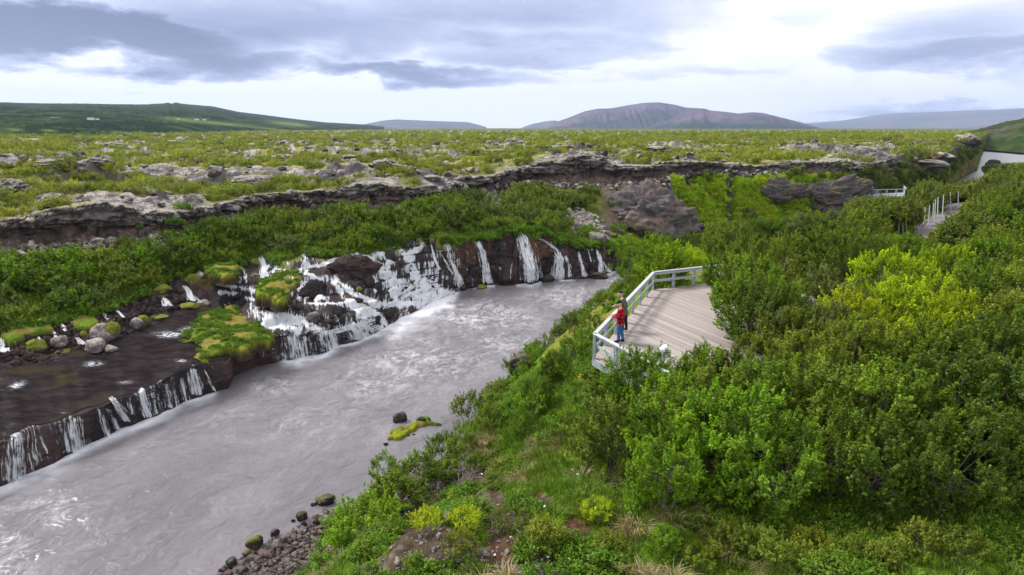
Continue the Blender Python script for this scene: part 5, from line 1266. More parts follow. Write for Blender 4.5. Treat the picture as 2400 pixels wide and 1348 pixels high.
# mossy hummocks
def hummock(outline, h, label, name='moss_hummock', seed=1, shrubs=0, dzo=0.0, z0=None):
    cu = sum(p[0] for p in outline)/len(outline); cv_ = sum(p[1] for p in outline)/len(outline)
    if z0 is None: z0 = hit(cu, cv_, False, True)[0].z
    zt = z0 + h*.55; poly = [tuple(P(u, v, zt)[:2]) for u, v in outline]
    xs_ = [p[0] for p in poly]; ys_ = [p[1] for p in poly]; st_ = max(.05, (max(xs_) - min(xs_))/120); nx_ = int((max(xs_) - min(xs_))/st_) + 3; ny_ = int((max(ys_) - min(ys_))/st_) + 3
    gx, gy_ = np.meshgrid(min(xs_) - st_ + np.arange(nx_)*st_, min(ys_) - st_ + np.arange(ny_)*st_); dmin = np.full(gx.shape, 1e9); ins = np.zeros(gx.shape, bool); n = len(poly)
    gxw = gx + (fbm2(gx, gy_, 1.6, 4, seed) - .5)*.9; gyw = gy_ + (fbm2(gx, gy_, 1.6, 4, seed+3) - .5)*.9
    for i in range(n):
        (x1, y1), (x2, y2) = poly[i], poly[(i+1) % n]; t = np.clip(((gxw-x1)*(x2-x1) + (gyw-y1)*(y2-y1))/((x2-x1)**2 + (y2-y1)**2 + 1e-9), 0, 1); dmin = np.minimum(dmin, np.hypot(gxw - x1 - t*(x2-x1), gyw - y1 - t*(y2-y1)))
        c = ((y1 > gyw) != (y2 > gyw)) & (gxw < (x2-x1)*(gyw-y1)/((y2-y1) + 1e-12) + x1); ins ^= c
    dmin = np.where(ins, dmin, 0); zz_ = z0 - .45 + (.45 + h*.35)*sst(0, .22, dmin) + h*.65*(1 - np.exp(-dmin/.8)) + ((fbm2(gx, gy_, 1.4, 3, seed+5) - .5)*.35 + (fbm2(gx, gy_, 5, 3, seed+7) - .5)*.12)*sst(.1, .5, dmin)
    a = fbm2(gx, gy_, .7, 3, seed+9); C = np.broadcast_to(np.array((.12, .165, .02)), gx.shape + (3,)).copy(); C = mixc(C, np.array((.22, .17, .045)), sst(.45, .62, a)*.8); C = mixc(C, np.array((.10, .17, .02)), sst(.5, .38, a)*.8)
    C = mixc(C, np.array((.19, .21, .015)), sst(.42, .2, dmin + (fbm2(gx, gy_, 2, 3, seed+11) - .5)*.5)*sst(.3, .6, fbm2(gx, gy_, .5, 2, seed+12))); C = mixc(C, EARTH*.7, sst(.17, .10, dmin))
    km = ins; kf = (km[:-1, :-1] | km[1:, :-1] | km[1:, 1:] | km[:-1, 1:]); Fq = grid_faces(*gx.shape)[kf.reshape(-1)]
    a_, b_, c_ = compact(np.stack((gx, gy_, zz_), -1).reshape(-1, 3), Fq, c4(C).reshape(-1, 4))
    o = tag(link(name, np_mesh(name, a_, b_, {'Col': ('FLOAT_COLOR', 'POINT', c_), 'wet': ('FLOAT', 'POINT', np.zeros(len(a_)))}, True, M['moss'])), label, 'moss')
    pts = []
    for k in range(shrubs*40):
        i, j = rg3.randrange(gx.shape[0]), rg3.randrange(gx.shape[1])
        if dmin[i, j] > .12 and a[i, j] < .56: pts.append((gx[i, j], gy_[i, j], zz_[i, j] - .02))
        if len(pts) >= shrubs: break
    return pts
hp = hummock([(474,702),(498,694),(533,702),(575,711),(569,722),(605,746),(620,767),(646,785),(637,797),(605,797),(584,814),(528,820),(498,826),(492,844),(444,841),(441,835),(465,814),(415,800),(418,791),(450,752),(456,734)], .5, 'big yellow green moss hummock between the shelf and the cascade', seed=31, shrubs=420, z0=1.75)
hp += hummock([(596,669),(605,657),(637,648),(661,635),(697,634),(715,648),(709,657),(685,669),(673,690),(664,705),(646,705),(634,696),(614,693),(599,681)], .55, 'small moss hummock inside the cascade', seed=51, shrubs=150)
hp += hummock([(462,612),(500,600),(550,608),(562,625),(552,642),(520,646),(480,636)], .5, 'green hummock above the stepped left falls', seed=61, shrubs=120)
hp += hummock([(915,1012),(925,1000),(960,990),(985,978),(1005,970),(1022,975),(1015,984),(1040,985),(1035,990),(1008,994),(985,1003),(960,1015),(940,1026),(918,1024)], .38, 'long mossy islet in the river beside the black boulder', name='mossy_islet', seed=71, shrubs=0, z0=.0)
hummock([(1022,970),(1034,961),(1042,968),(1036,974)], .3, 'tiny mossy stone at the upstream tip of the long islet', name='mossy_islet', seed=81, z0=0.0)
rock(988,998,24,18,'black stone lying on the long mossy islet',dark=.4,lich=.1,sub=3)
scatter('hummock_plants', hk, np.array(hp), zrot(len(hp), .2), RNG.uniform(.15, .5, len(hp)), 'low green plants growing on the moss hummocks', 'plants')
# hanging yellow-green moss edges over the left springs
for ol, lb, sd in (([(0,770),(60,742),(118,748),(130,768),(95,776),(60,782),(35,800),(0,790)], 'bright moss bank hanging over the first springs at the left', 91), ([(155,742),(200,730),(226,740),(236,758),(215,764),(190,768),(160,758)], 'yellow moss ledge between two groups of springs', 95)):
    hp2 = hummock(ol, .35, lb, name='moss_bank', seed=sd)
# ================================================================== THE VIEWING DECK
def plank_mat():
    m, nt, out = new_mat('weathered_planks'); N = NT(nt); t = N.attr('tint'); p = N.obj()
    n = N.noise(N.vm('MULTIPLY', p, (1, 1, 1)), 9, 5, .7); c = N.mixc(N.mapr(t, 0, 1, 0, 1, False), (.26, .222, .205), (.37, .325, .308))
    c = N.mixc(N.m('MULTIPLY', N.mapr(n, .5, .75), .5), c, (.24, .20, .19)); c = N.mixc(N.m('MULTIPLY', N.mapr(N.noise(p, .5, 3), .5, .7), .35), c, (.27, .25, .26)); N.pbr(c, .8, N.bump(n, .4, .01), .2, out); return m
M['plank'] = plank_mat(); M['rail'] = simple_mat('painted_rail_wood', (.34, .385, .42), .65, .3, .18, 9, bump=.3); M['railtop'] = simple_mat('worn_rail_top', (.44, .445, .48), .7, .25, .2, 7, bump=.3); M['skirt'] = simple_mat('deck_skirt', (.24, .28, .31), .75, .2, .15, 6)
d1 = np.array((4.75, 11.94)); d1 /= np.linalg.norm(d1); d2 = np.array((.40, -.92)); d2 /= np.linalg.norm(d2); nn2 = np.array((-d2[1], d2[0]))
if nn2 @ d1 < 0: nn2 = -nn2
deck = empty('viewing_deck', (8, 30, DECK_Z), 'grey plank viewing deck with pale railing on the near bank', 'deck')
def clip_line(c_):
    """intersection of the line {p: p.nn2 = c} with the deck outline"""
    ts = []; n = len(DECKP)
    for i in range(n):
        a = np.array(DECKP[i]); b = np.array(DECKP[(i+1) % n]); da, db = a @ nn2 - c_, b @ nn2 - c_
        if (da < 0) != (db < 0): q = a + (b - a)*da/(da - db); ts.append(q @ d2)
    return (min(ts), max(ts)) if len(ts) >= 2 else None
cs = [np.array(p) @ nn2 for p in DECKP]; c_ = min(cs) + .06; Vp, Fp, Tp = [], [], []; rgp = random.Random(3)
O2 = np.array((8.0, 30.0))
while c_ < max(cs):
    r = clip_line(c_)
    if r and r[1] - r[0] > .1:
        a = nn2*c_ + d2*r[0] - O2; b = nn2*c_ + d2*r[1] - O2; hw = .050; dz = rgp.uniform(-.003, .003); k = len(Vp)
        for e_ in (a, b):
            for s, z_ in ((-hw, -.04), (hw, -.04), (hw, dz), (-hw, dz)): Vp.append((e_[0] + nn2[0]*s, e_[1] + nn2[1]*s, z_))
        Fp += [(k+3, k+2, k+6, k+7), (k, k+4, k+5, k+1), (k, k+3, k+7, k+4), (k+1, k+5, k+6, k+2), (k, k+1, k+2, k+3), (k+4, k+7, k+6, k+5)]; Tp += [rgp.random()]*8
    c_ += .140
link('planks', np_mesh('planks', np.array(Vp), np.array(Fp), {'tint': ('FLOAT', 'POINT', np.array(Tp))}, False, M['plank']), deck)
fr = MB(); n = len(DECKP)
for i in range(n):
    a = Vector((*DECKP[i], 0)) - Vector((8, 30, 0)); b = Vector((*DECKP[(i+1) % n], 0)) - Vector((8, 30, 0)); fr.bar(a + Vector((0, 0, -.17)), b + Vector((0, 0, -.17)), .06, .24)
for i in range(14):
    q = Vector((np.array(DECKP[0])*(1 - i/14) + np.array(DECKP[2])*i/14)[0:2].tolist() + [0]) - Vector((8, 30, 0))
fr.build('edge_beam', M['skirt'], deck)
ul = MB()
for i in range(7):
    for j in range(6):
        x, y = 4.5 + i*1.7, 22.5 + j*3.2
        if in_poly(x, y, DECKP, -.03): ul.box((x - 8, y - 30, -.75), (.14, .14, 1.1))
ul.build('footings', M['skirt'], deck)
def local(p, z): return Vector((p[0] - 8, p[1] - 30, z))
def railing(a, b, n, first=True, inward=None):
    a = np.array(a, float); b = np.array(b, float); inn = np.array(inward)
    for i in range(0 if first else 1, n + 1):
        q = a + (b - a)*i/n + inn*.05; pm_ = MB(); t_ = (b - a)/np.linalg.norm(b - a)
        for s in (-.055, .055): c = q + t_*s; pm_.bar(local(c, -.02), local(c, 1.0), .045, .10)
        pm_.bar(local(q, .1), local(q, .98), .05, .06)
        pm_.build('post', M['rail'], deck, bevel=.004)
    t_ = (b - a)/np.linalg.norm(b - a); e0, e1 = a - t_*.04 + inn*.05, b + t_*.04 + inn*.05
    r = MB(); r.bar(local(e0, 1.035), local(e1, 1.035), .17, .045); r.build('handrail', M['railtop'], deck, bevel=.006)
    r = MB(); r.bar(local(e0 + inn*.055, .93), local(e1 + inn*.055, .93), .035, .13); r.build('upper_rail', M['rail'], deck, bevel=.004)
    r = MB(); r.bar(local(e0 + inn*.055, .52), local(e1 + inn*.055, .52), .035, .14); r.build('mid_rail', M['rail'], deck, bevel=.004)
A_, B_, C_, E_k, D_ = DECKP[0], DECKP[1], DECKP[2], DECKP[5], DECKP[6]
railing(A_, B_, 7, True, (.93, -.37)); railing(B_, C_, 4, False, (.42, -.90)); railing(A_, D_, 3, False, (.92, .40))

# white viewer standing on the deck behind the birch tip
tv = P(1556, 818, DECK_Z + 1.28); tel = empty('viewing_telescope', (tv[0], tv[1], DECK_Z), 'white cylinder viewer with blue end behind the birch tips on the deck', 'viewer')
M['white'] = simple_mat('white_paint', (.80, .80, .82), .45, .4, .04, 5); M['blue'] = simple_mat('dark_blue_plastic', (.06, .08, .32), .35, .5, .1, 5)
mb = MB(); ax = Vector((.75, .25, .45)).normalized(); mb.tube([Vector((0, 0, 1.28)) - ax*.14, Vector((0, 0, 1.28)) - ax*.10, Vector((0, 0, 1.28)) + ax*.12, Vector((0, 0, 1.28)) + ax*.15], [.09, .125, .12, .10], 20); mb.build('barrel', M['white'], tel, smooth=False)
mb = MB(); mb.tube([Vector((0, 0, 1.28)) + ax*.145, Vector((0, 0, 1.28)) + ax*.165], [.075, .065], 16); mb.build('end_cap', M['blue'], tel)
mb = MB(); mb.tube([(0, 0, 0), (0, 0, 1.1)], .045, 10); mb.box((0, 0, .02), (.3, .3, .04)); mb.box((0, 0, 1.12), (.12, .12, .12)); mb.build('stand', M['rail'], tel, bevel=.004)
mb = MB(); mb.box((.27, -.1, 1.0), (.16, .1, .18), Euler((.5, .2, .6)).to_matrix()); mb.bar((0, 0, .95), (.27, -.1, 1.0), .03, .03); mb.build('side_box', M['white'], tel, bevel=.02)

# ================================================================== PEOPLE
def skin_obj(name, verts, edges, radii, mat, parent, sub=2, root=0):
    me = bpy.data.meshes.new(name); me.from_pydata([tuple(v) for v in verts], edges, []); me.update()
    o = bpy.data.objects.new(name, me); COL.objects.link(o)
    md = o.modifiers.new('s', 'SKIN'); md.use_smooth_shade = True
    for i, sv in enumerate(me.skin_vertices[0].data):
        r = radii[i]; sv.radius = (r, r) if not hasattr(r, '__len__') else r; sv.use_root = (i == root)
    s = o.modifiers.new('u', 'SUBSURF'); s.levels = sub; s.render_levels = sub
    dg = bpy.context.evaluated_depsgraph_get(); ev = o.evaluated_get(dg); m2 = bpy.data.meshes.new_from_object(ev); m2.name = name
    bpy.data.objects.remove(o); bpy.data.meshes.remove(me)
    m2.materials.clear(); m2.materials.append(mat)
    for p_ in m2.polygons: p_.use_smooth = True
    if parent is None: return m2
    return link(name, m2, parent)
def join_meshes(name, ms, mats, parent):
    bm = bmesh.new()
    for i, m_ in enumerate(ms):
        k = len(bm.faces); bm.from_mesh(m_); bm.faces.ensure_lookup_table()
        for f in bm.faces[k:]: f.material_index = i if i < len(mats) else 0; f.smooth = True
    me = bpy.data.meshes.new(name); bm.to_mesh(me); bm.free()
    for mt in mats: me.materials.append(mt)
    return link(name, me, parent)
M['skin'] = simple_mat('skin', (.52, .30, .22), .6, .3, .05, 8); M['black_knit'] = simple_mat('black_knit', (.012, .012, .016), .9, .1, .3, 40); M['boots'] = simple_mat('black_boots', (.015, .014, .015), .6, .3, .2, 10)
M['denim'] = simple_mat('blue_denim', (.045, .13, .30), .85, .1, .25, 12); M['navy'] = simple_mat('navy_trousers', (.018, .025, .06), .85, .1, .2, 12); M['olive'] = simple_mat('grey_green_jacket', (.085, .09, .065), .8, .15, .12, 9); M['hair'] = simple_mat('brown_hair', (.05, .03, .02), .8, .2, .2, 30); M['redcloth'] = simple_mat('red_jacket', (.50, .03, .02), .8, .1, .1, 8); M['bluecloth'] = simple_mat('blue_jacket', (.05, .12, .35), .8, .1, .1, 8)
m, nt, out = new_mat('red_black_check'); N = NT(nt); p = N.obj(); sp = N.n('ShaderNodeSeparateXYZ'); N.l(p, sp.inputs[0])
def sq(x, f): return N.m('GREATER_THAN', N.m('FRACT', N.m('MULTIPLY', x, f)), .5)
bands = N.m('ADD', sq(N.m('ADD', sp.outputs[0], sp.outputs[1]), 6.5), sq(sp.outputs[2], 6.5)); N.pbr(N.mixc(N.m('MULTIPLY', bands, .5), (.55, .012, .025), (.022, .006, .01)), .85, N.bump(N.noise(p, 14, 3), .4, .02), .1, out); M['plaid'] = m
def finger(base, d, up, L, bend):
    a = Vector(base); d = Vector(d).normalized(); up = Vector(up).normalized(); v = [a - d*.012]; r = [.0095]
    ang = 0; p_ = a
    for i, f in enumerate((.45, .32, .23)):
        ang += bend*(.6 + .3*i); dd = (d*math.cos(ang) - up*math.sin(ang)); p_ = p_ + dd*L*f; v.append(p_.copy()); r.append(.0088 - .0012*i)
    return v, r
def hand(wrist, d, palm_n, side, bend=.5):
    """palm and five fingers from the wrist; d forearm direction, palm_n palm normal, side = thumb side"""
    w_ = Vector(wrist); d = Vector(d).normalized(); n_ = Vector(palm_n).normalized(); s = d.cross(n_).normalized()*side
    ms = [skin_obj('palm', [w_ - d*.03, w_ + d*.02, w_ + d*.055, w_ + d*.088], [(0, 1), (1, 2), (2, 3)], [(.024, .018), (.034, .017), (.042, .016), (.038, .013)], M['skin'], None, 2)]
    for k, (o_, L) in enumerate(((.027, .072), (.009, .080), (-.009, .075), (-.026, .058))):
        v, r = finger(w_ + d*.085 + s*o_, d + s*o_*2, n_*-1, L, bend + .06*k); ms.append(skin_obj('f', v, [(0, 1), (1, 2), (2, 3)], r, M['skin'], None, 1))
    v, r = finger(w_ + d*.035 + s*.030, d*.7 + s*.8, n_*-1, .062, bend*.5); ms.append(skin_obj('t', v, [(0, 1), (1, 2), (2, 3)], [x*1.15 for x in r], M['skin'], None, 1))
    return ms
def person(loc, rz, label, J, jacket, trousers, hat=None, scale=1.0, hair=None, head_turn=0.0, head_nod=0.0, badge=None):
    """J joints in a frame facing +Y: hip(z), chest lean, hands L/R, elbows, feet"""
    t = empty('person', loc, label, 'person', None, rz); t.scale = (scale,)*3
    hip = Vector(J.get('hip', (0, 0, .93))); ch = Vector(J['chest']); nk = Vector(J['neck']); hd = nk + Vector(J.get('head', (0, .02, .17)))
    sL, sR = ch + Vector((-.17, 0, .06)), ch + Vector((.17, 0, .06)); eL, eR, hL, hR = (Vector(J[k]) for k in ('eL', 'eR', 'hL', 'hR')); kL, kR, fL, fR = (Vector(J[k]) for k in ('kL', 'kR', 'fL', 'fR'))
    pL, pR = hip + Vector((-.09, 0, -.06)), hip + Vector((.09, 0, -.06)); waist = hip*.5 + ch*.5 + Vector((0, 0, -.03))
    V_ = [hip, waist, ch, nk, nk + Vector((0, .005, .06)), sL, eL, hL, sR, eR, hR, pL, kL, fL + Vector((0, 0, .09)), pR, kR, fR + Vector((0, 0, .09))]
    E_ = [(0, 1), (1, 2), (2, 3), (3, 4), (2, 5), (5, 6), (6, 7), (2, 8), (8, 9), (9, 10), (0, 11), (11, 12), (12, 13), (0, 14), (14, 15), (15, 16)]
    Rr_ = [(.14, .10), (.13, .09), (.15, .10), .055, .05, .06, .042, .028, .06, .042, .028, .085, .058, .042, .085, .058, .042]
    ms = [skin_obj('b', V_, E_, Rr_, M['skin'], None, 2)]
    ms += hand(hL, hL - eL, J.get('nL', (0, 0, -1)), 1, J.get('bend', .45)) + hand(hR, hR - eR, J.get('nR', (0, 0, -1)), -1, J.get('bend', .45))
    # head: skull, jaw, nose, ears, eye sockets, mouth
    Hm = Matrix.Translation(hd) @ Matrix.Rotation(head_turn, 4, 'Z') @ Matrix.Rotation(-head_nod, 4, 'X')
    bm = bmesh.new(); bmesh.ops.create_uvsphere(bm, u_segments=28, v_segments=20, radius=1)
    for v in bm.verts:
        x, y, z = v.co; k = 1 - .28*max(0, -z)**1.4
        v.co = Vector((x*.077*k, y*.098*(1 - .1*max(0, -z)) + (.012 if y > 0 and z < -.3 else 0), z*.118))
        if y > .5:
            nx = math.exp(-(x/.16)**2)*math.exp(-((z + .12)/.22)**2); v.co.y += .026*nx
            for sx in (-.36, .36): v.co.y -= .011*math.exp(-((x - sx)/.16)**2 - ((z - .05)/.12)**2)
            v.co.y += .006*math.exp(-(x/.3)**2 - ((z + .45)/.07)**2); v.co.y -= .004*math.exp(-(x/.3)**2 - ((z + .52)/.03)**2)
    for sx in (-1, 1):
        r = bmesh.ops.create_uvsphere(bm, u_segments=8, v_segments=6, radius=.024, matrix=Matrix.Translation((sx*.078, -.004, -.005)) @ Matrix.Diagonal((.35, .7, 1.2, 1)))
    bmesh.ops.transform(bm, matrix=Hm, verts=bm.verts); hm = bpy.data.meshes.new('h'); bm.to_mesh(hm); bm.free(); ms.append(hm)
    body = join_meshes('body', ms, [M['skin']], t)
    eb_ = MB()
    for sx in (-.028, .028):
        q = Hm @ Vector((sx, .088, .008)); eb_.box(q, (.018, .012, .009))
    eb_.build('eyes', M['boots'], t)
    # jacket follows torso and arms
    cf = lambda a, b, f: a*(1-f) + b*f
    JV = [hip + Vector((0, 0, -.10)), hip + Vector((0, 0, .02)), waist, ch, cf(ch, nk, .72), sL, cf(sL, eL, .5), eL, cf(eL, hL, .55), cf(eL, hL, .93), sR, cf(sR, eR, .5), eR, cf(eR, hR, .55), cf(eR, hR, .93)]
    JE = [(0, 1), (1, 2), (2, 3), (3, 4), (3, 5), (5, 6), (6, 7), (7, 8), (8, 9), (3, 10), (10, 11), (11, 12), (12, 13), (13, 14)]
    skin_obj('jacket', JV, JE, [(.175, .135), (.18, .14), (.18, .135), (.19, .135), (.085, .08), .082, .07, .064, .056, .046, .082, .07, .064, .056, .046], jacket, t, 2, 1)
    TV = [hip + Vector((0, 0, .03)), hip + Vector((0, 0, -.05)), pL, cf(pL, kL, .5), kL, cf(kL, fL, .5), cf(kL, fL, .86), pR, cf(pR, kR, .5), kR, cf(kR, fR, .5), cf(kR, fR, .86)]
    skin_obj('trousers', TV, [(0, 1), (1, 2), (2, 3), (3, 4), (4, 5), (5, 6), (1, 7), (7, 8), (8, 9), (9, 10), (10, 11)], [(.155, .12), (.155, .125), .105, .093, .078, .07, .068, .105, .093, .078, .07, .068], trousers, t, 2, 0)
    for f, k in ((fL, kL), (fR, kR)):
        dfo = Vector((f.x*.35, 1, 0)).normalized()
        skin_obj('boot', [cf(k, f, .80), f + Vector((0, 0, .08)), f + Vector((0, 0, .05)) + dfo*.02, f + Vector((0, 0, .045)) + dfo*.13, f + Vector((0, 0, .035)) + dfo*.20, f + Vector((0, 0, .045)) - dfo*.06], [(0, 1), (1, 2), (2, 3), (3, 4), (2, 5)], [.062, .055, .052, .048, .036, .042], M['boots'], t, 1, 1)
    if hat:
        bm = bmesh.new(); bmesh.ops.create_uvsphere(bm, u_segments=24, v_segments=16, radius=1)
        for v in list(bm.verts):
            if v.co.z < -.05: bm.verts.remove(v)
        for v in bm.verts: v.co = Vector((v.co.x*.088, v.co.y*.108 - .006, v.co.z*.118 + .028))
        bmesh.ops.solidify(bm, geom=bm.faces[:], thickness=.008); bmesh.ops.transform(bm, matrix=Hm @ Matrix.Rotation(.12, 4, 'X'), verts=bm.verts); me = bpy.data.meshes.new('beanie'); bm.to_mesh(me); bm.free(); me.materials.append(M['black_knit'])
        for p_ in me.polygons: p_.use_smooth = True
        bo = link('beanie', me, t)
        if hat == 'patterned':
            pb = MB()
            for k in range(16):
                a = 2*PI*k/16; q = Hm @ Vector((math.sin(a)*.090, math.cos(a)*.110 - .006, .045 + .006*(k % 2))); pb.box(q, (.018, .018, .014))
            pb.build('pattern_band', M['white'], bo)
    elif hair:
        bm = bmesh.new(); bmesh.ops.create_uvsphere(bm, u_segments=20, v_segments=14, radius=1)
        for v in bm.verts: v.co = Vector((v.co.x*.086, v.co.y*.104 - .018, v.co.z*.110 + .028))
        bmesh.ops.transform(bm, matrix=Hm, verts=bm.verts); me = bpy.data.meshes.new('hair'); bm.to_mesh(me); bm.free(); me.materials.append(hair); link('hair', me, t)
    if badge: q = MB(); q.box(badge, (.03, .03, .045)); q.build('badge', M['white'], t)
    return t
out_ang = math.atan2(.93, .37)     # turn +Y to the outward side of the long railing
f1 = P(1453, 802, DECK_Z); f2 = P(1462, 775, DECK_Z)
jm = dict(hip=(0, 0, .93), chest=(0, .02, 1.32), neck=(0, .03, 1.50), head=(0, .05, .15), eL=(-.27, .06, 1.10), eR=(.27, .06, 1.10), hL=(-.12, .34, 1.13), hR=(.13, .33, 1.12), kL=(-.10, .03, .50), kR=(.11, -.01, .50), fL=(-.11, .03, 0), fR=(.13, -.10, 0), nL=(.6, 0, -1), nR=(-.6, 0, -1), bend=.5)
person((f1[0], f1[1], DECK_Z), out_ang - .12, 'man in red and black checked jacket and blue jeans at the railing', jm, M['plaid'], M['denim'], 'plain', 1.03, head_nod=.45, badge=(-.245, .0, 1.22))
jm2 = dict(hip=(0, -.02, .93), chest=(0, .10, 1.31), neck=(0, .15, 1.48), head=(0, .04, .16), eL=(-.30, .16, 1.12), eR=(.28, .22, 1.12), hL=(-.24, .40, 1.11), hR=(.10, .42, 1.10), kL=(-.11, .02, .50), kR=(.12, -.02, .50), fL=(-.13, .0, 0), fR=(.14, -.08, 0), nL=(0, 0, -1), nR=(0, 0, -1), bend=.35)
person((f2[0], f2[1], DECK_Z), out_ang - .15, 'man in grey green jacket and navy trousers leaning on the railing', jm2, M['olive'], M['navy'], 'patterned', 1.03, head_turn=.55, head_nod=.15, badge=(-.12, .235, 1.34))

# ================================================================== FAR PLATFORM, PATH POSTS
pf = P(2075, 462, 4.0); fp = empty('far_platform', tuple(pf), 'small far viewing platform with pale railing deep in the gorge woods', 'platform')
pa, pb_ = P(2031, 461, 4.0) - pf, P(2122, 459, 4.0) - pf; pc = pb_ + np.array((3.0, 6, 0)); pd_ = pa + np.array((2.5, 5, 0))
mb = MB(); mb.v = [tuple(pa + np.array((0, 0, 0))), tuple(pb_), tuple(pc), tuple(pd_), tuple(pa - np.array((0, 0, .25))), tuple(pb_ - np.array((0, 0, .25))), tuple(pc - np.array((0, 0, .25))), tuple(pd_ - np.array((0, 0, .25)))]
mb.f = [(0, 1, 2, 3), (4, 7, 6, 5), (0, 4, 5, 1), (1, 5, 6, 2), (2, 6, 7, 3), (3, 7, 4, 0)]; mb.build('floor', M['rail'], fp)
lg = MB()
for q in (pa, pb_, (pa + pb_)/2, pc, pd_): lg.box((q[0], q[1], q[2] - .8), (.2, .2, 1.6))
lg.build('supports', M['skirt'], fp)
for nm, a, b, n_ in (('rail', pa, pb_, 4), ('rail', pb_, pc, 3), ('rail', pd_, pa, 3)):
    for i in range(n_ + 1):
        q = a + (b - a)*i/n_; mb = MB(); mb.box((q[0], q[1], q[2] + .55), (.14, .14, 1.1)); mb.build('post', M['rail'], fp)
    mb = MB(); mb.bar(Vector(a) + Vector((0, 0, 1.1)), Vector(b) + Vector((0, 0, 1.1)), .15, .1); mb.bar(Vector(a) + Vector((0, 0, .2)), Vector(b) + Vector((0, 0, .2)), .06, .1)
    if a is pd_ or a is pa:
        L = np.linalg.norm(b - a); k = 0
        while k < min(L, 2.6 if a is pa else L): q = a + (b - a)*k/L; mb.box((q[0], q[1], q[2] + .65), (.035, .035, .9)); k += .22
    else: mb.bar(Vector(a) + Vector((0, 0, .65)), Vector(b) + Vector((0, 0, .65)), .05, .12)
    mb.build(nm, M['rail'], fp)
pp = P(2045, 462, 4.0); jf = dict(jm2)
person((pp[0] + .2, pp[1] + .6, 4.0), 2.4, 'person in dark blue clothes leaning on the far platform railing', jf, M['bluecloth'], M['denim'], None, 1.0, M['hair'])
pr = hit(2181, 380); jr = dict(jm); jr.update(hip=(0, -.1, .45), chest=(0, 0, .85), neck=(0, .03, 1.03), eL=(-.25, .15, .68), eR=(.25, .15, .68), hL=(-.12, .38, .6), hR=(.12, .38, .6), kL=(-.12, .35, .5), kR=(.12, .35, .5), fL=(-.12, .38, 0), fR=(.12, .38, 0))
person(tuple(pr[0]), 3.4, 'person in red jacket sitting on the bare brown rock', jr, M['redcloth'], M['navy'], 'plain', 1.5)
M['postw'] = simple_mat('pale_post_wood', (.58, .57, .60), .8, .1, .2, 8)
PW = ((885+15,680,930,845,'thick leaning post at the lower bend of the path'),(738,750,768,820,'short post leaning left of the thick one'),(697,768,715,860,'half hidden post left of the leaning pair'),(645,795,652,880,'straight thin post in the lower bushes'),(405,835,412,865,'post tip in the bright birches'),(190,865,200,905,'farthest left post tip of the path'),
      (1012,637,1022,730,'first post of the middle run'),(1075,608,1082,690,'second post of the middle run'),(1130,578,1140,690,'third post of the middle run'),(1157,528,1168,660,'bright tall post before the path widens'),(1192,495,1205,640,'brown weathered post beside the path'),(1270,460,1277,585,'thin grey post at the path edge'),(1362,428,1385,585,'tall post at the upper path'),(1478,418,1490,560,'straight white post at the upper path'),(1643,414,1648,470,'highest post at the end of the path'))
for (x1, y1, x2, y2, lb) in PW:
    ub, vb = 2000 + x2/6, 380 + y2/6; ut, vt = 2000 + x1/6, 380 + y1/6
    yy_ = np.interp(ub, [2030, 2150, 2190, 2230, 2275], [64, 64, 71, 82, 92]); zt_ = 15 + ray(ut, vt)[2]/ray(ut, vt)[1]*yy_; x_t = ray(ut, vt)[0]/ray(ut, vt)[1]*yy_; x_b = ray(ub, vb)[0]/ray(ub, vb)[1]*yy_; gz = ground_z(x_b, yy_)[0]
    t = MB(); top = Vector((x_t, yy_, zt_)); bo_ = Vector((x_b, yy_, min(gz, zt_ - .9))); root = bo_.copy()
    t.tube([bo_ - root, top - root], [.055, .048], 8); o = t.build('path_post', M['postw']); o.location = root; tag(o, lb, 'post', 'posts along the woodland path')
# ================================================================== DISTANCE
def hill(name, crest, rb, rc, zb, colf, seed, rough=.04, nph=500, nr=90, back=1.6, gull=.0, crest_r=None, canopy=0.0):
    a = [(math.atan2(ray(u, v)[0], ray(u, v)[1]), u, v) for u, v in crest]; ph = np.linspace(a[0][0], a[-1][0], nph)
    uu = np.interp(ph, [q[0] for q in a], [q[1] for q in a]); vv = np.interp(uu, [q[1] for q in a], [q[2] for q in a])
    rbv = np.interp(uu, [q[0] for q in rb], [q[1] for q in rb]); rcv = np.interp(uu, [q[0] for q in rc], [q[1] for q in rc])
    zc = np.array([PR(u, v, r)[2] for u, v, r in zip(uu, vv, rcv)]); t = np.linspace(0, 1 + (back - 1), nr)[:, None]
    R_ = rbv + (rcv - rbv)*t; prof = np.where(t <= 1, np.sin(np.clip(t, 0, 1)*PI/2)**1.0*.55 + .45*np.clip(t, 0, 1)**1.6, 1 - .8*sst(1, back, t)); Z_ = zb + (zc - zb)*prof
    X_ = np.sin(ph)*R_; Y_ = np.cos(ph)*R_; H = (zc - zb)*np.ones_like(t); S = float(np.mean(rcv))/40
    nz_ = fbm2(X_, Y_, 1/S, 4, seed); g_ = 1 - np.abs(2*vn2(ph[None]*120 + t*2, t*1.5 + 0*ph[None], seed+3) - 1)
    edge = np.sin(PI*np.clip(t, 0, 1)); Z_ = Z_ + H*((nz_ - .5)*rough*4 - g_*gull)*edge
    if canopy: Z_ = Z_ + canopy*(fbm2(X_, Y_, .12, 2, seed+9) - .3)*sst(.02, .1, t)
    Cc_ = colf(X_, Y_, Z_, t*np.ones_like(X_), uu[None]*np.ones_like(X_), nz_); 
    me = np_mesh(name, np.stack((X_, Y_, Z_), -1).reshape(-1, 3), grid_faces(*X_.shape), {'Col': ('FLOAT_COLOR', 'POINT', c4(Cc_).reshape(-1, 4)), 'wet': ('FLOAT', 'POINT', np.zeros(X_.size))}, True, M['hill'])
    return tag(link(name, me), kind='structure')
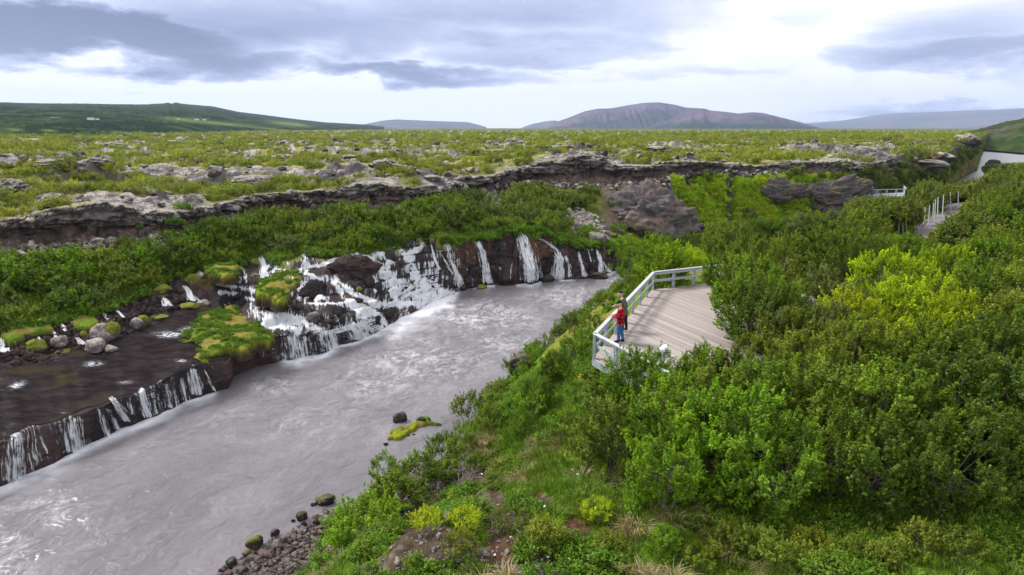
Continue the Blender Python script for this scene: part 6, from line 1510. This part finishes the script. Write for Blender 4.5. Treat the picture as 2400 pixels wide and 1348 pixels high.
def col_left(X_, Y_, Z_, t, u, n):
    C = np.broadcast_to(np.array((.014, .027, .014)), X_.shape + (3,)).copy(); u2, v2 = proj(X_, Y_, Z_)
    f = fbm2(X_, Y_, .010, 4, 61); C = mixc(C, np.array((.026, .044, .016)), sst(.45, .65, f)*.8); C = mixc(C, np.array((.008, .017, .008)), sst(.5, .6, fbm2(X_, Y_, .06, 3, 67))*.8); C = mixc(C, np.array((.05, .075, .03)), sst(.54, .64, fbm2(X_, Y_, .03, 4, 68))*.7)
    up = sst(.35, .75, t + (f - .5)*.3); C = mixc(C, np.array((.038, .058, .036)), up*.7*(u < 500)); C = mixc(C, np.array((.035, .045, .035)), up*.8*(u >= 500))
    C = mixc(C, np.array((.06, .05, .055)), sst(.8, 1.0, t)*.6)
    for (a, b, sa, sb) in ((33,304,22,3),(115,306,18,2),(430,281,45,5),(520,290,70,3.5),(670,290,45,5),(640,303,60,1.5),(700,293,18,3),(300,312,40,2),(400,316,40,2)):
        C = mixc(C, np.array((.12, .17, .05)), np.exp(-((u2-a)/sa)**2 - ((v2-b - (u2-a)*.09)/sb)**2)*.9)
    return C
hill('left_hill', [(-500,262),(-200,246),(0,241),(80,243),(250,245),(330,246),(385,243),(393,241),(402,244),(412,241),(425,244),(500,250),(560,263),(620,270),(680,278),(760,287),(850,292),(900,297)],
     [(-500,420),(0,430),(200,520),(400,700),(600,1200),(850,2200)], [(-500,2600),(0,2700),(400,3000),(850,4200)], 7.0, col_left, 21, .03, 700, 170, canopy=3.0)
def col_mount_haze(X_, Y_, Z_, t, u, n):  # purple blue of distance haze is mixed into the rock and slope colour
    f = fbm2(X_, Y_, .0022, 4, 81); C = np.broadcast_to(np.array((.066, .06, .078)), X_.shape + (3,)).copy(); C = mixc(C, np.array((.12, .095, .12)), sst(.45, .62, f)*.9); C = mixc(C, np.array((.06, .055, .07)), sst(.45, .6, fbm2(X_, Y_, .006, 3, 85))*.6)
    C = mixc(C, np.array((.022, .042, .028)), sst(.45, .25, t + (n - .5)*.5)*sst(1500, 1650, u)*.95); C = mixc(C, np.array((.022, .044, .026)), sst(.7, .3, t + (f-.5)*.9)*.5); return C
hill('central_mountain', [(1275,302),(1290,296),(1310,284),(1340,273),(1370,261),(1400,255),(1432,254),(1470,247),(1510,241),(1545,240),(1580,245),(1608,252),(1640,254),(1700,266),(1760,278),(1840,290),(1940,303)],
     [(1275,5200),(1940,5200)], [(1275,6800),(1940,6800)], 8.0, col_mount_haze, 31, .10, 500, 150, gull=.16)
hill('front_mountain', [(1500,303),(1545,290),(1590,270),(1625,255),(1650,254),(1665,259),(1700,262),(1730,266),(1765,263),(1790,265),(1830,275),(1870,285),(1935,303)],
     [(1500,4600),(1940,4400)], [(1500,5200),(1940,5200)], 8.0, col_mount_haze, 37, .10, 400, 120, gull=.14)
def col_haze_blue(X_, Y_, Z_, t, u, n):  # grey land tinted blue: part of the air haze is put into the colour
    C = np.broadcast_to(np.array((.07, .08, .09)), X_.shape + (3,)).copy(); return mixc(C, np.array((.12, .11, .11)), sst(.45, .6, n))
hill('hazy_tableland', [(840,294),(870,288),(900,282),(930,280),(1000,283),(1060,285),(1095,286),(1120,292),(1140,298)], [(840,8200),(1140,8200)], [(840,10000),(1140,10000)], 6.0, col_haze_blue, 41, .06, 200, 60)
hill('far_ridge', [(1225,298),(1250,290),(1275,285),(1300,282),(1330,290)], [(1225,8600),(1330,8600)], [(1225,10500),(1330,10500)], 6.0, col_haze_blue, 43, .05, 80, 40)
hill('cloudy_highland', [(1820,296),(1880,290),(1960,284),(2010,277),(2050,270),(2100,266),(2200,262),(2300,258),(2400,254),(2700,246),(3000,250)], [(1820,11000),(3000,9500)], [(1820,15000),(3000,14500)], 6.0, col_haze_blue, 47, .05, 300, 60)
def col_fr(X_, Y_, Z_, t, u, n):
    C = np.broadcast_to(np.array((.025, .042, .012)), X_.shape + (3,)).copy(); C = mixc(C, np.array((.045, .065, .02)), sst(.45, .62, fbm2(X_, Y_, .05, 4, 89))); C = mixc(C, np.array((.09, .07, .06)), sst(.62, .7, fbm2(X_, Y_, .03, 3, 88))*.6); return C
hill('wooded_hillside', [(2235,322),(2258,316),(2300,305),(2350,292),(2400,280),(2550,262),(2800,240),(3200,235)], [(2235,640),(2300,560),(2400,500),(3200,420)], [(2235,760),(2300,820),(2400,860),(3200,900)], 1.0, col_fr, 49, .04, 400, 120, canopy=5.0)
# farm buildings on the left hillside
M['roofred'] = simple_mat('dark_roof', (.10, .10, .12), .6, .2, .1, 2)
bvh_h = BVHTree.FromObject(bpy.data.objects['left_hill'], bpy.context.evaluated_depsgraph_get())
for i, (u, v, w_, lb) in enumerate(((213,281,16,'white farmhouse with dark roof alone on the wooded hillside'),(228,281,10,'smaller building right of the lone white farmhouse'),(418,280,7,'single white shed left of the farm cluster'),(461,282,12,'white farm building, left of the farm cluster'),(479,282,10,'white farm building with grey roof right of its twin'),(487,280,8,'dark roofed barn at the right of the farm cluster'),(128,281,16,'dark low building in the woods at the far left'))):
    loc, nor, ix, dist = bvh_h.ray_cast(O, Vector(ray(u, v)).normalized())
    if loc is None: continue
    s = w_*.75/1600*dist; t = empty('farmhouse', tuple(loc), lb, 'building', 'farm buildings', -math.atan2(loc.x, loc.y))
    mb = MB(); mb.box((0, 0, s*.13), (s, s*.5, s*.30)); mb.build('walls', M['white'] if 'dark' not in lb.split()[0] else M['roofred'], t)
    mb = MB(); h0 = s*.28; mb.v = [(-s*.53, -s*.30, h0), (s*.53, -s*.30, h0), (s*.53, s*.30, h0), (-s*.53, s*.30, h0), (-s*.53, 0, h0 + s*.16), (s*.53, 0, h0 + s*.16)]; mb.f = [(0, 1, 5, 4), (2, 3, 4, 5), (0, 4, 3), (1, 2, 5), (0, 3, 2, 1)]; mb.build('roof', M['roofred'], t)
up = hit(331, 326, False, True)[0]; d_ = (up - O).length; mb = MB(); hh2 = 17/1600*d_; mb.tube([(0, 0, -1), (0, 0, hh2)], .22, 8); mb.bar((-1.2, 0, hh2*.92), (1.2, 0, hh2*.92), .12, .18)
o = mb.build('utility_pole', M['twig']); o.location = up; tag(o, 'thin lone utility pole at the foot of the left hill', 'pole')
# dead branches, flowers
def branch(u, v, L, seed, label):
    p0 = hit(u, v, True, False)[0]; rng = random.Random(seed); mb = MB()
    def grow(p, d, L_, r, dep):
        pts = [p]; 
        for i in range(4): d = (d + Vector([rng.gauss(0, .22) for _ in range(3)])).normalized(); p = p + d*L_/4; pts.append(p)
        mb.tube(pts, [r, r*.85, r*.7, r*.55, r*.35], 5)
        if dep:
            for k in range(3): q = pts[rng.randrange(1, 4)]; grow(q, (d + Vector([rng.gauss(0, .8) for _ in range(3)])).normalized(), L_*.6, r*.6, dep-1)
    for k in range(3): grow(Vector((0, 0, 0)), Vector((rng.gauss(0, .8), rng.gauss(0, .5), .55)).normalized(), L, .018, 2)
    o = mb.build('dead_branch', M['twig']); o.location = p0; tag(o, label, 'branch')
branch(1075, 1130, .8, 4, 'bleached dead branch on the soil near the water'); branch(1105, 1125, .7, 9, 'second bleached branch touching the first'); branch(1025, 1240, .45, 12, 'small twig on the soil above the gravel beach'); branch(1110, 1290, .4, 15, 'grey twig under the lime shrub')
M['yel'] = simple_mat('yellow_petals', (.85, .62, .02), .7, .1, .1, 5); M['wht'] = simple_mat('white_petals', (.8, .78, .82), .7, .1, .05, 5)
fmz = []
for mt, nm, k in ((M['yel'], 'yellow_flower', 60), (M['wht'], 'white_flower', 26)):
    mb = MB()
    for j in range(5): a = j*2*PI/5; mb.v += [(0, 0, .14), (math.cos(a-.4)*.03, math.sin(a-.4)*.03, .15), (math.cos(a)*.045, math.sin(a)*.045, .155), (math.cos(a+.4)*.03, math.sin(a+.4)*.03, .15)]; n_ = len(mb.v) - 4; mb.f.append((n_, n_+1, n_+2, n_+3))
    me = bpy.data.meshes.new(nm); me.from_pydata(mb.v, [], mb.f); me.materials.append(mt)
    pts = []
    for i in range(k):
        u, v = ((rg3.gauss(1340, 22), rg3.gauss(880, 8)) if nm[0] == 'y' else (rg3.uniform(1000, 1500), rg3.uniform(1080, 1320)))
        pts.append(tuple(hit(u, v, True, False)[0]))
    scatter(nm + 's', [me], np.array(pts), zrot(len(pts), .3), RNG.uniform(.7, 1.2, len(pts)), ('yellow flowers in the grass below the deck corner' if nm[0] == 'y' else 'tiny white flowers dotted over the bank'), 'flowers')
# ================================================================== LIGHT AND SKY
SUN_EL, SUN_AZ = 44, -62          # azimuth from +Y towards +X
az = math.radians(SUN_AZ); el = math.radians(SUN_EL)
sd = bpy.data.lights.new('sun', 'SUN'); sd.energy = 3.4; sd.angle = math.radians(15); sd.color = (1.0, .96, .90)
so = bpy.data.objects.new('sun', sd); COL.objects.link(so)
dv = Vector((math.sin(az)*math.cos(el), math.cos(az)*math.cos(el), math.sin(el)))
so.rotation_euler = dv.to_track_quat('Z', 'Y').to_euler(); so.location = (0, 0, 80)
w = bpy.data.worlds.new('World'); scene.world = w; w.use_nodes = True
nt = w.node_tree; nt.nodes.clear(); N = NT(nt)
out = N.n('ShaderNodeOutputWorld'); bg = N.n('ShaderNodeBackground'); N.l(bg.outputs[0], out.inputs[0])
sky = N.n('ShaderNodeTexSky'); sky.sky_type = 'NISHITA'; sky.sun_disc = False
sky.sun_elevation = el; sky.sun_rotation = az; sky.altitude = 100; sky.dust_density = 1.5
bg.inputs[1].default_value = 0.1
g = N.n('ShaderNodeTexCoord').outputs['Generated']
sp = N.n('ShaderNodeSeparateXYZ'); N.l(g, sp.inputs[0]); dx, dy, dz = sp.outputs
el_ = N.m('MAXIMUM', dz, 0.0); inv = N.m('DIVIDE', 1.0, N.m('ADD', el_, .045))
cv = N.n('ShaderNodeCombineXYZ'); N.l(N.m('MULTIPLY', dx, inv), cv.inputs[0]); N.l(N.m('MULTIPLY', dy, inv), cv.inputs[1]); cp = cv.outputs[0]
n1 = N.noise(cp, .42, 7, .55, .5); n2 = N.noise(N.vm('MULTIPLY', g, (1.6, 1.6, 7.0)), 2.2, 6, .58, .3); n3 = N.noise(N.vm('MULTIPLY', g, (1.0, 1.0, 3.0)), 9, 5, .6)
A = N.m('ARCTAN2', dx, dy)     # azimuth
# wind-shaped banks of grey cloud: (azimuth deg, elevation deg, width, height, weight)
def pxang(u, v):
    d = ray(u, v); return math.degrees(math.atan2(d[0], d[1])), math.degrees(math.atan2(d[2], math.hypot(d[0], d[1])))
wA = N.m('ADD', A, N.m('MULTIPLY', N.m('SUBTRACT', n2, .5), .36)); E_ = N.m('ARCSINE', dz)
wE = N.m('ADD', E_, N.m('MULTIPLY', N.m('SUBTRACT', n2, .5), .10)); wE = N.m('ADD', wE, N.m('MULTIPLY', N.m('SUBTRACT', n3, .5), .055))
D = None
for (u, v, su, sv, wt) in ((120,72,460,58,1.8),(420,148,260,40,1.15),(640,172,120,16,.6),(940,168,330,24,1.0),(700,60,560,95,.70),(1250,40,600,100,.58),(1200,120,460,34,.50),(1750,20,420,40,.30),(1600,165,330,26,.34),(1390,152,80,14,.4),(2260,120,340,48,.72),(2330,50,300,60,.42),(2300,240,330,22,.62),(2000,262,200,10,.35),(60,215,260,12,.22),(-700,60,700,90,.6),(400,-260,1300,150,.55),(1900,-300,900,120,.3)):
    a0, e0 = pxang(u, v); a1, _ = pxang(u + su, v) if abs(u+su-1200) < 3000 else (a0 + su*.035, 0); sa = max(abs(a1 - a0), .5)
    se = sv/1600*57.3*.93
    ta = N.m('DIVIDE', N.m('SUBTRACT', wA, math.radians(a0)), math.radians(sa)); te = N.m('DIVIDE', N.m('SUBTRACT', wE, math.radians(e0)), math.radians(se))
    ex = N.m('MULTIPLY', N.m('EXPONENT', N.m('MULTIPLY', N.m('ADD', N.m('POWER', N.m('ABSOLUTE', ta), 2.4), N.m('POWER', N.m('ABSOLUTE', te), 2.4)), -1.0)), wt)
    D = ex if D is None else N.m('MAXIMUM', D, ex)
dens = N.m('ADD', N.m('SUBTRACT', D, .13), N.m('MULTIPLY', N.m('SUBTRACT', n1, .5), .50)); dens = N.m('ADD', dens, N.m('MULTIPLY', N.m('SUBTRACT', n2, .5), .55)); dens = N.m('ADD', dens, N.m('MULTIPLY', N.m('SUBTRACT', n3, .5), .32))
cr = N.n('ShaderNodeValToRGB'); N.l(dens, cr.inputs[0]); el2 = cr.color_ramp.elements
stops = ((0.0, (10, 10, 10)), (.12, (9.3, 9.4, 9.9)), (.28, (5.9, 6.3, 8.0)), (.50, (3.2, 3.6, 5.5)), (.80, (1.35, 1.6, 2.9)), (1.0, (.9, 1.1, 2.1)))
while len(el2) < len(stops): el2.new(.5)
for e_, (p_, c_) in zip(el2, stops): e_.position = p_; e_.color = (*[x/10 for x in c_], 1)
cc = N.vm('SCALE', cr.outputs[0]); cc.node.inputs['Scale'].default_value = 9.6
final = N.mixc(.93, sky.outputs[0], cc)
N.l(final, bg.inputs[0])

# haze
HAZE = True
if HAZE:
    mh, nth, oh = new_mat('haze_air'); NH = NT(nth)
    pv = NH.n('ShaderNodeVolumePrincipled'); pv.inputs['Color'].default_value = (.55, .68, 1.0, 1); pv.inputs['Density'].default_value = 6.0e-5
    pv.inputs['Anisotropy'].default_value = .1
    NH.l(pv.outputs[0], oh.inputs['Volume'])
    b = MB(); b.box((0, 7500, 398), (26000, 19000, 806)); ho = b.build('haze', mh); tag(ho, kind='stuff')

scene.view_settings.view_transform = 'Standard'; scene.view_settings.look = 'None'
scene.view_settings.exposure = 0.50; scene.view_settings.gamma = 1.0
cy = scene.cycles
scene.render.engine = 'CYCLES'
cy.use_denoising = True
try: cy.denoiser = 'OPENIMAGEDENOISE'; cy.denoising_input_passes = 'RGB_ALBEDO_NORMAL'; cy.denoising_prefilter = 'ACCURATE'
except Exception: pass
cy.max_bounces = 6; cy.diffuse_bounces = 4; cy.glossy_bounces = 2; cy.transmission_bounces = 3; cy.transparent_max_bounces = 10; cy.volume_bounces = 0
cy.use_adaptive_sampling = True; cy.adaptive_threshold = 0.02
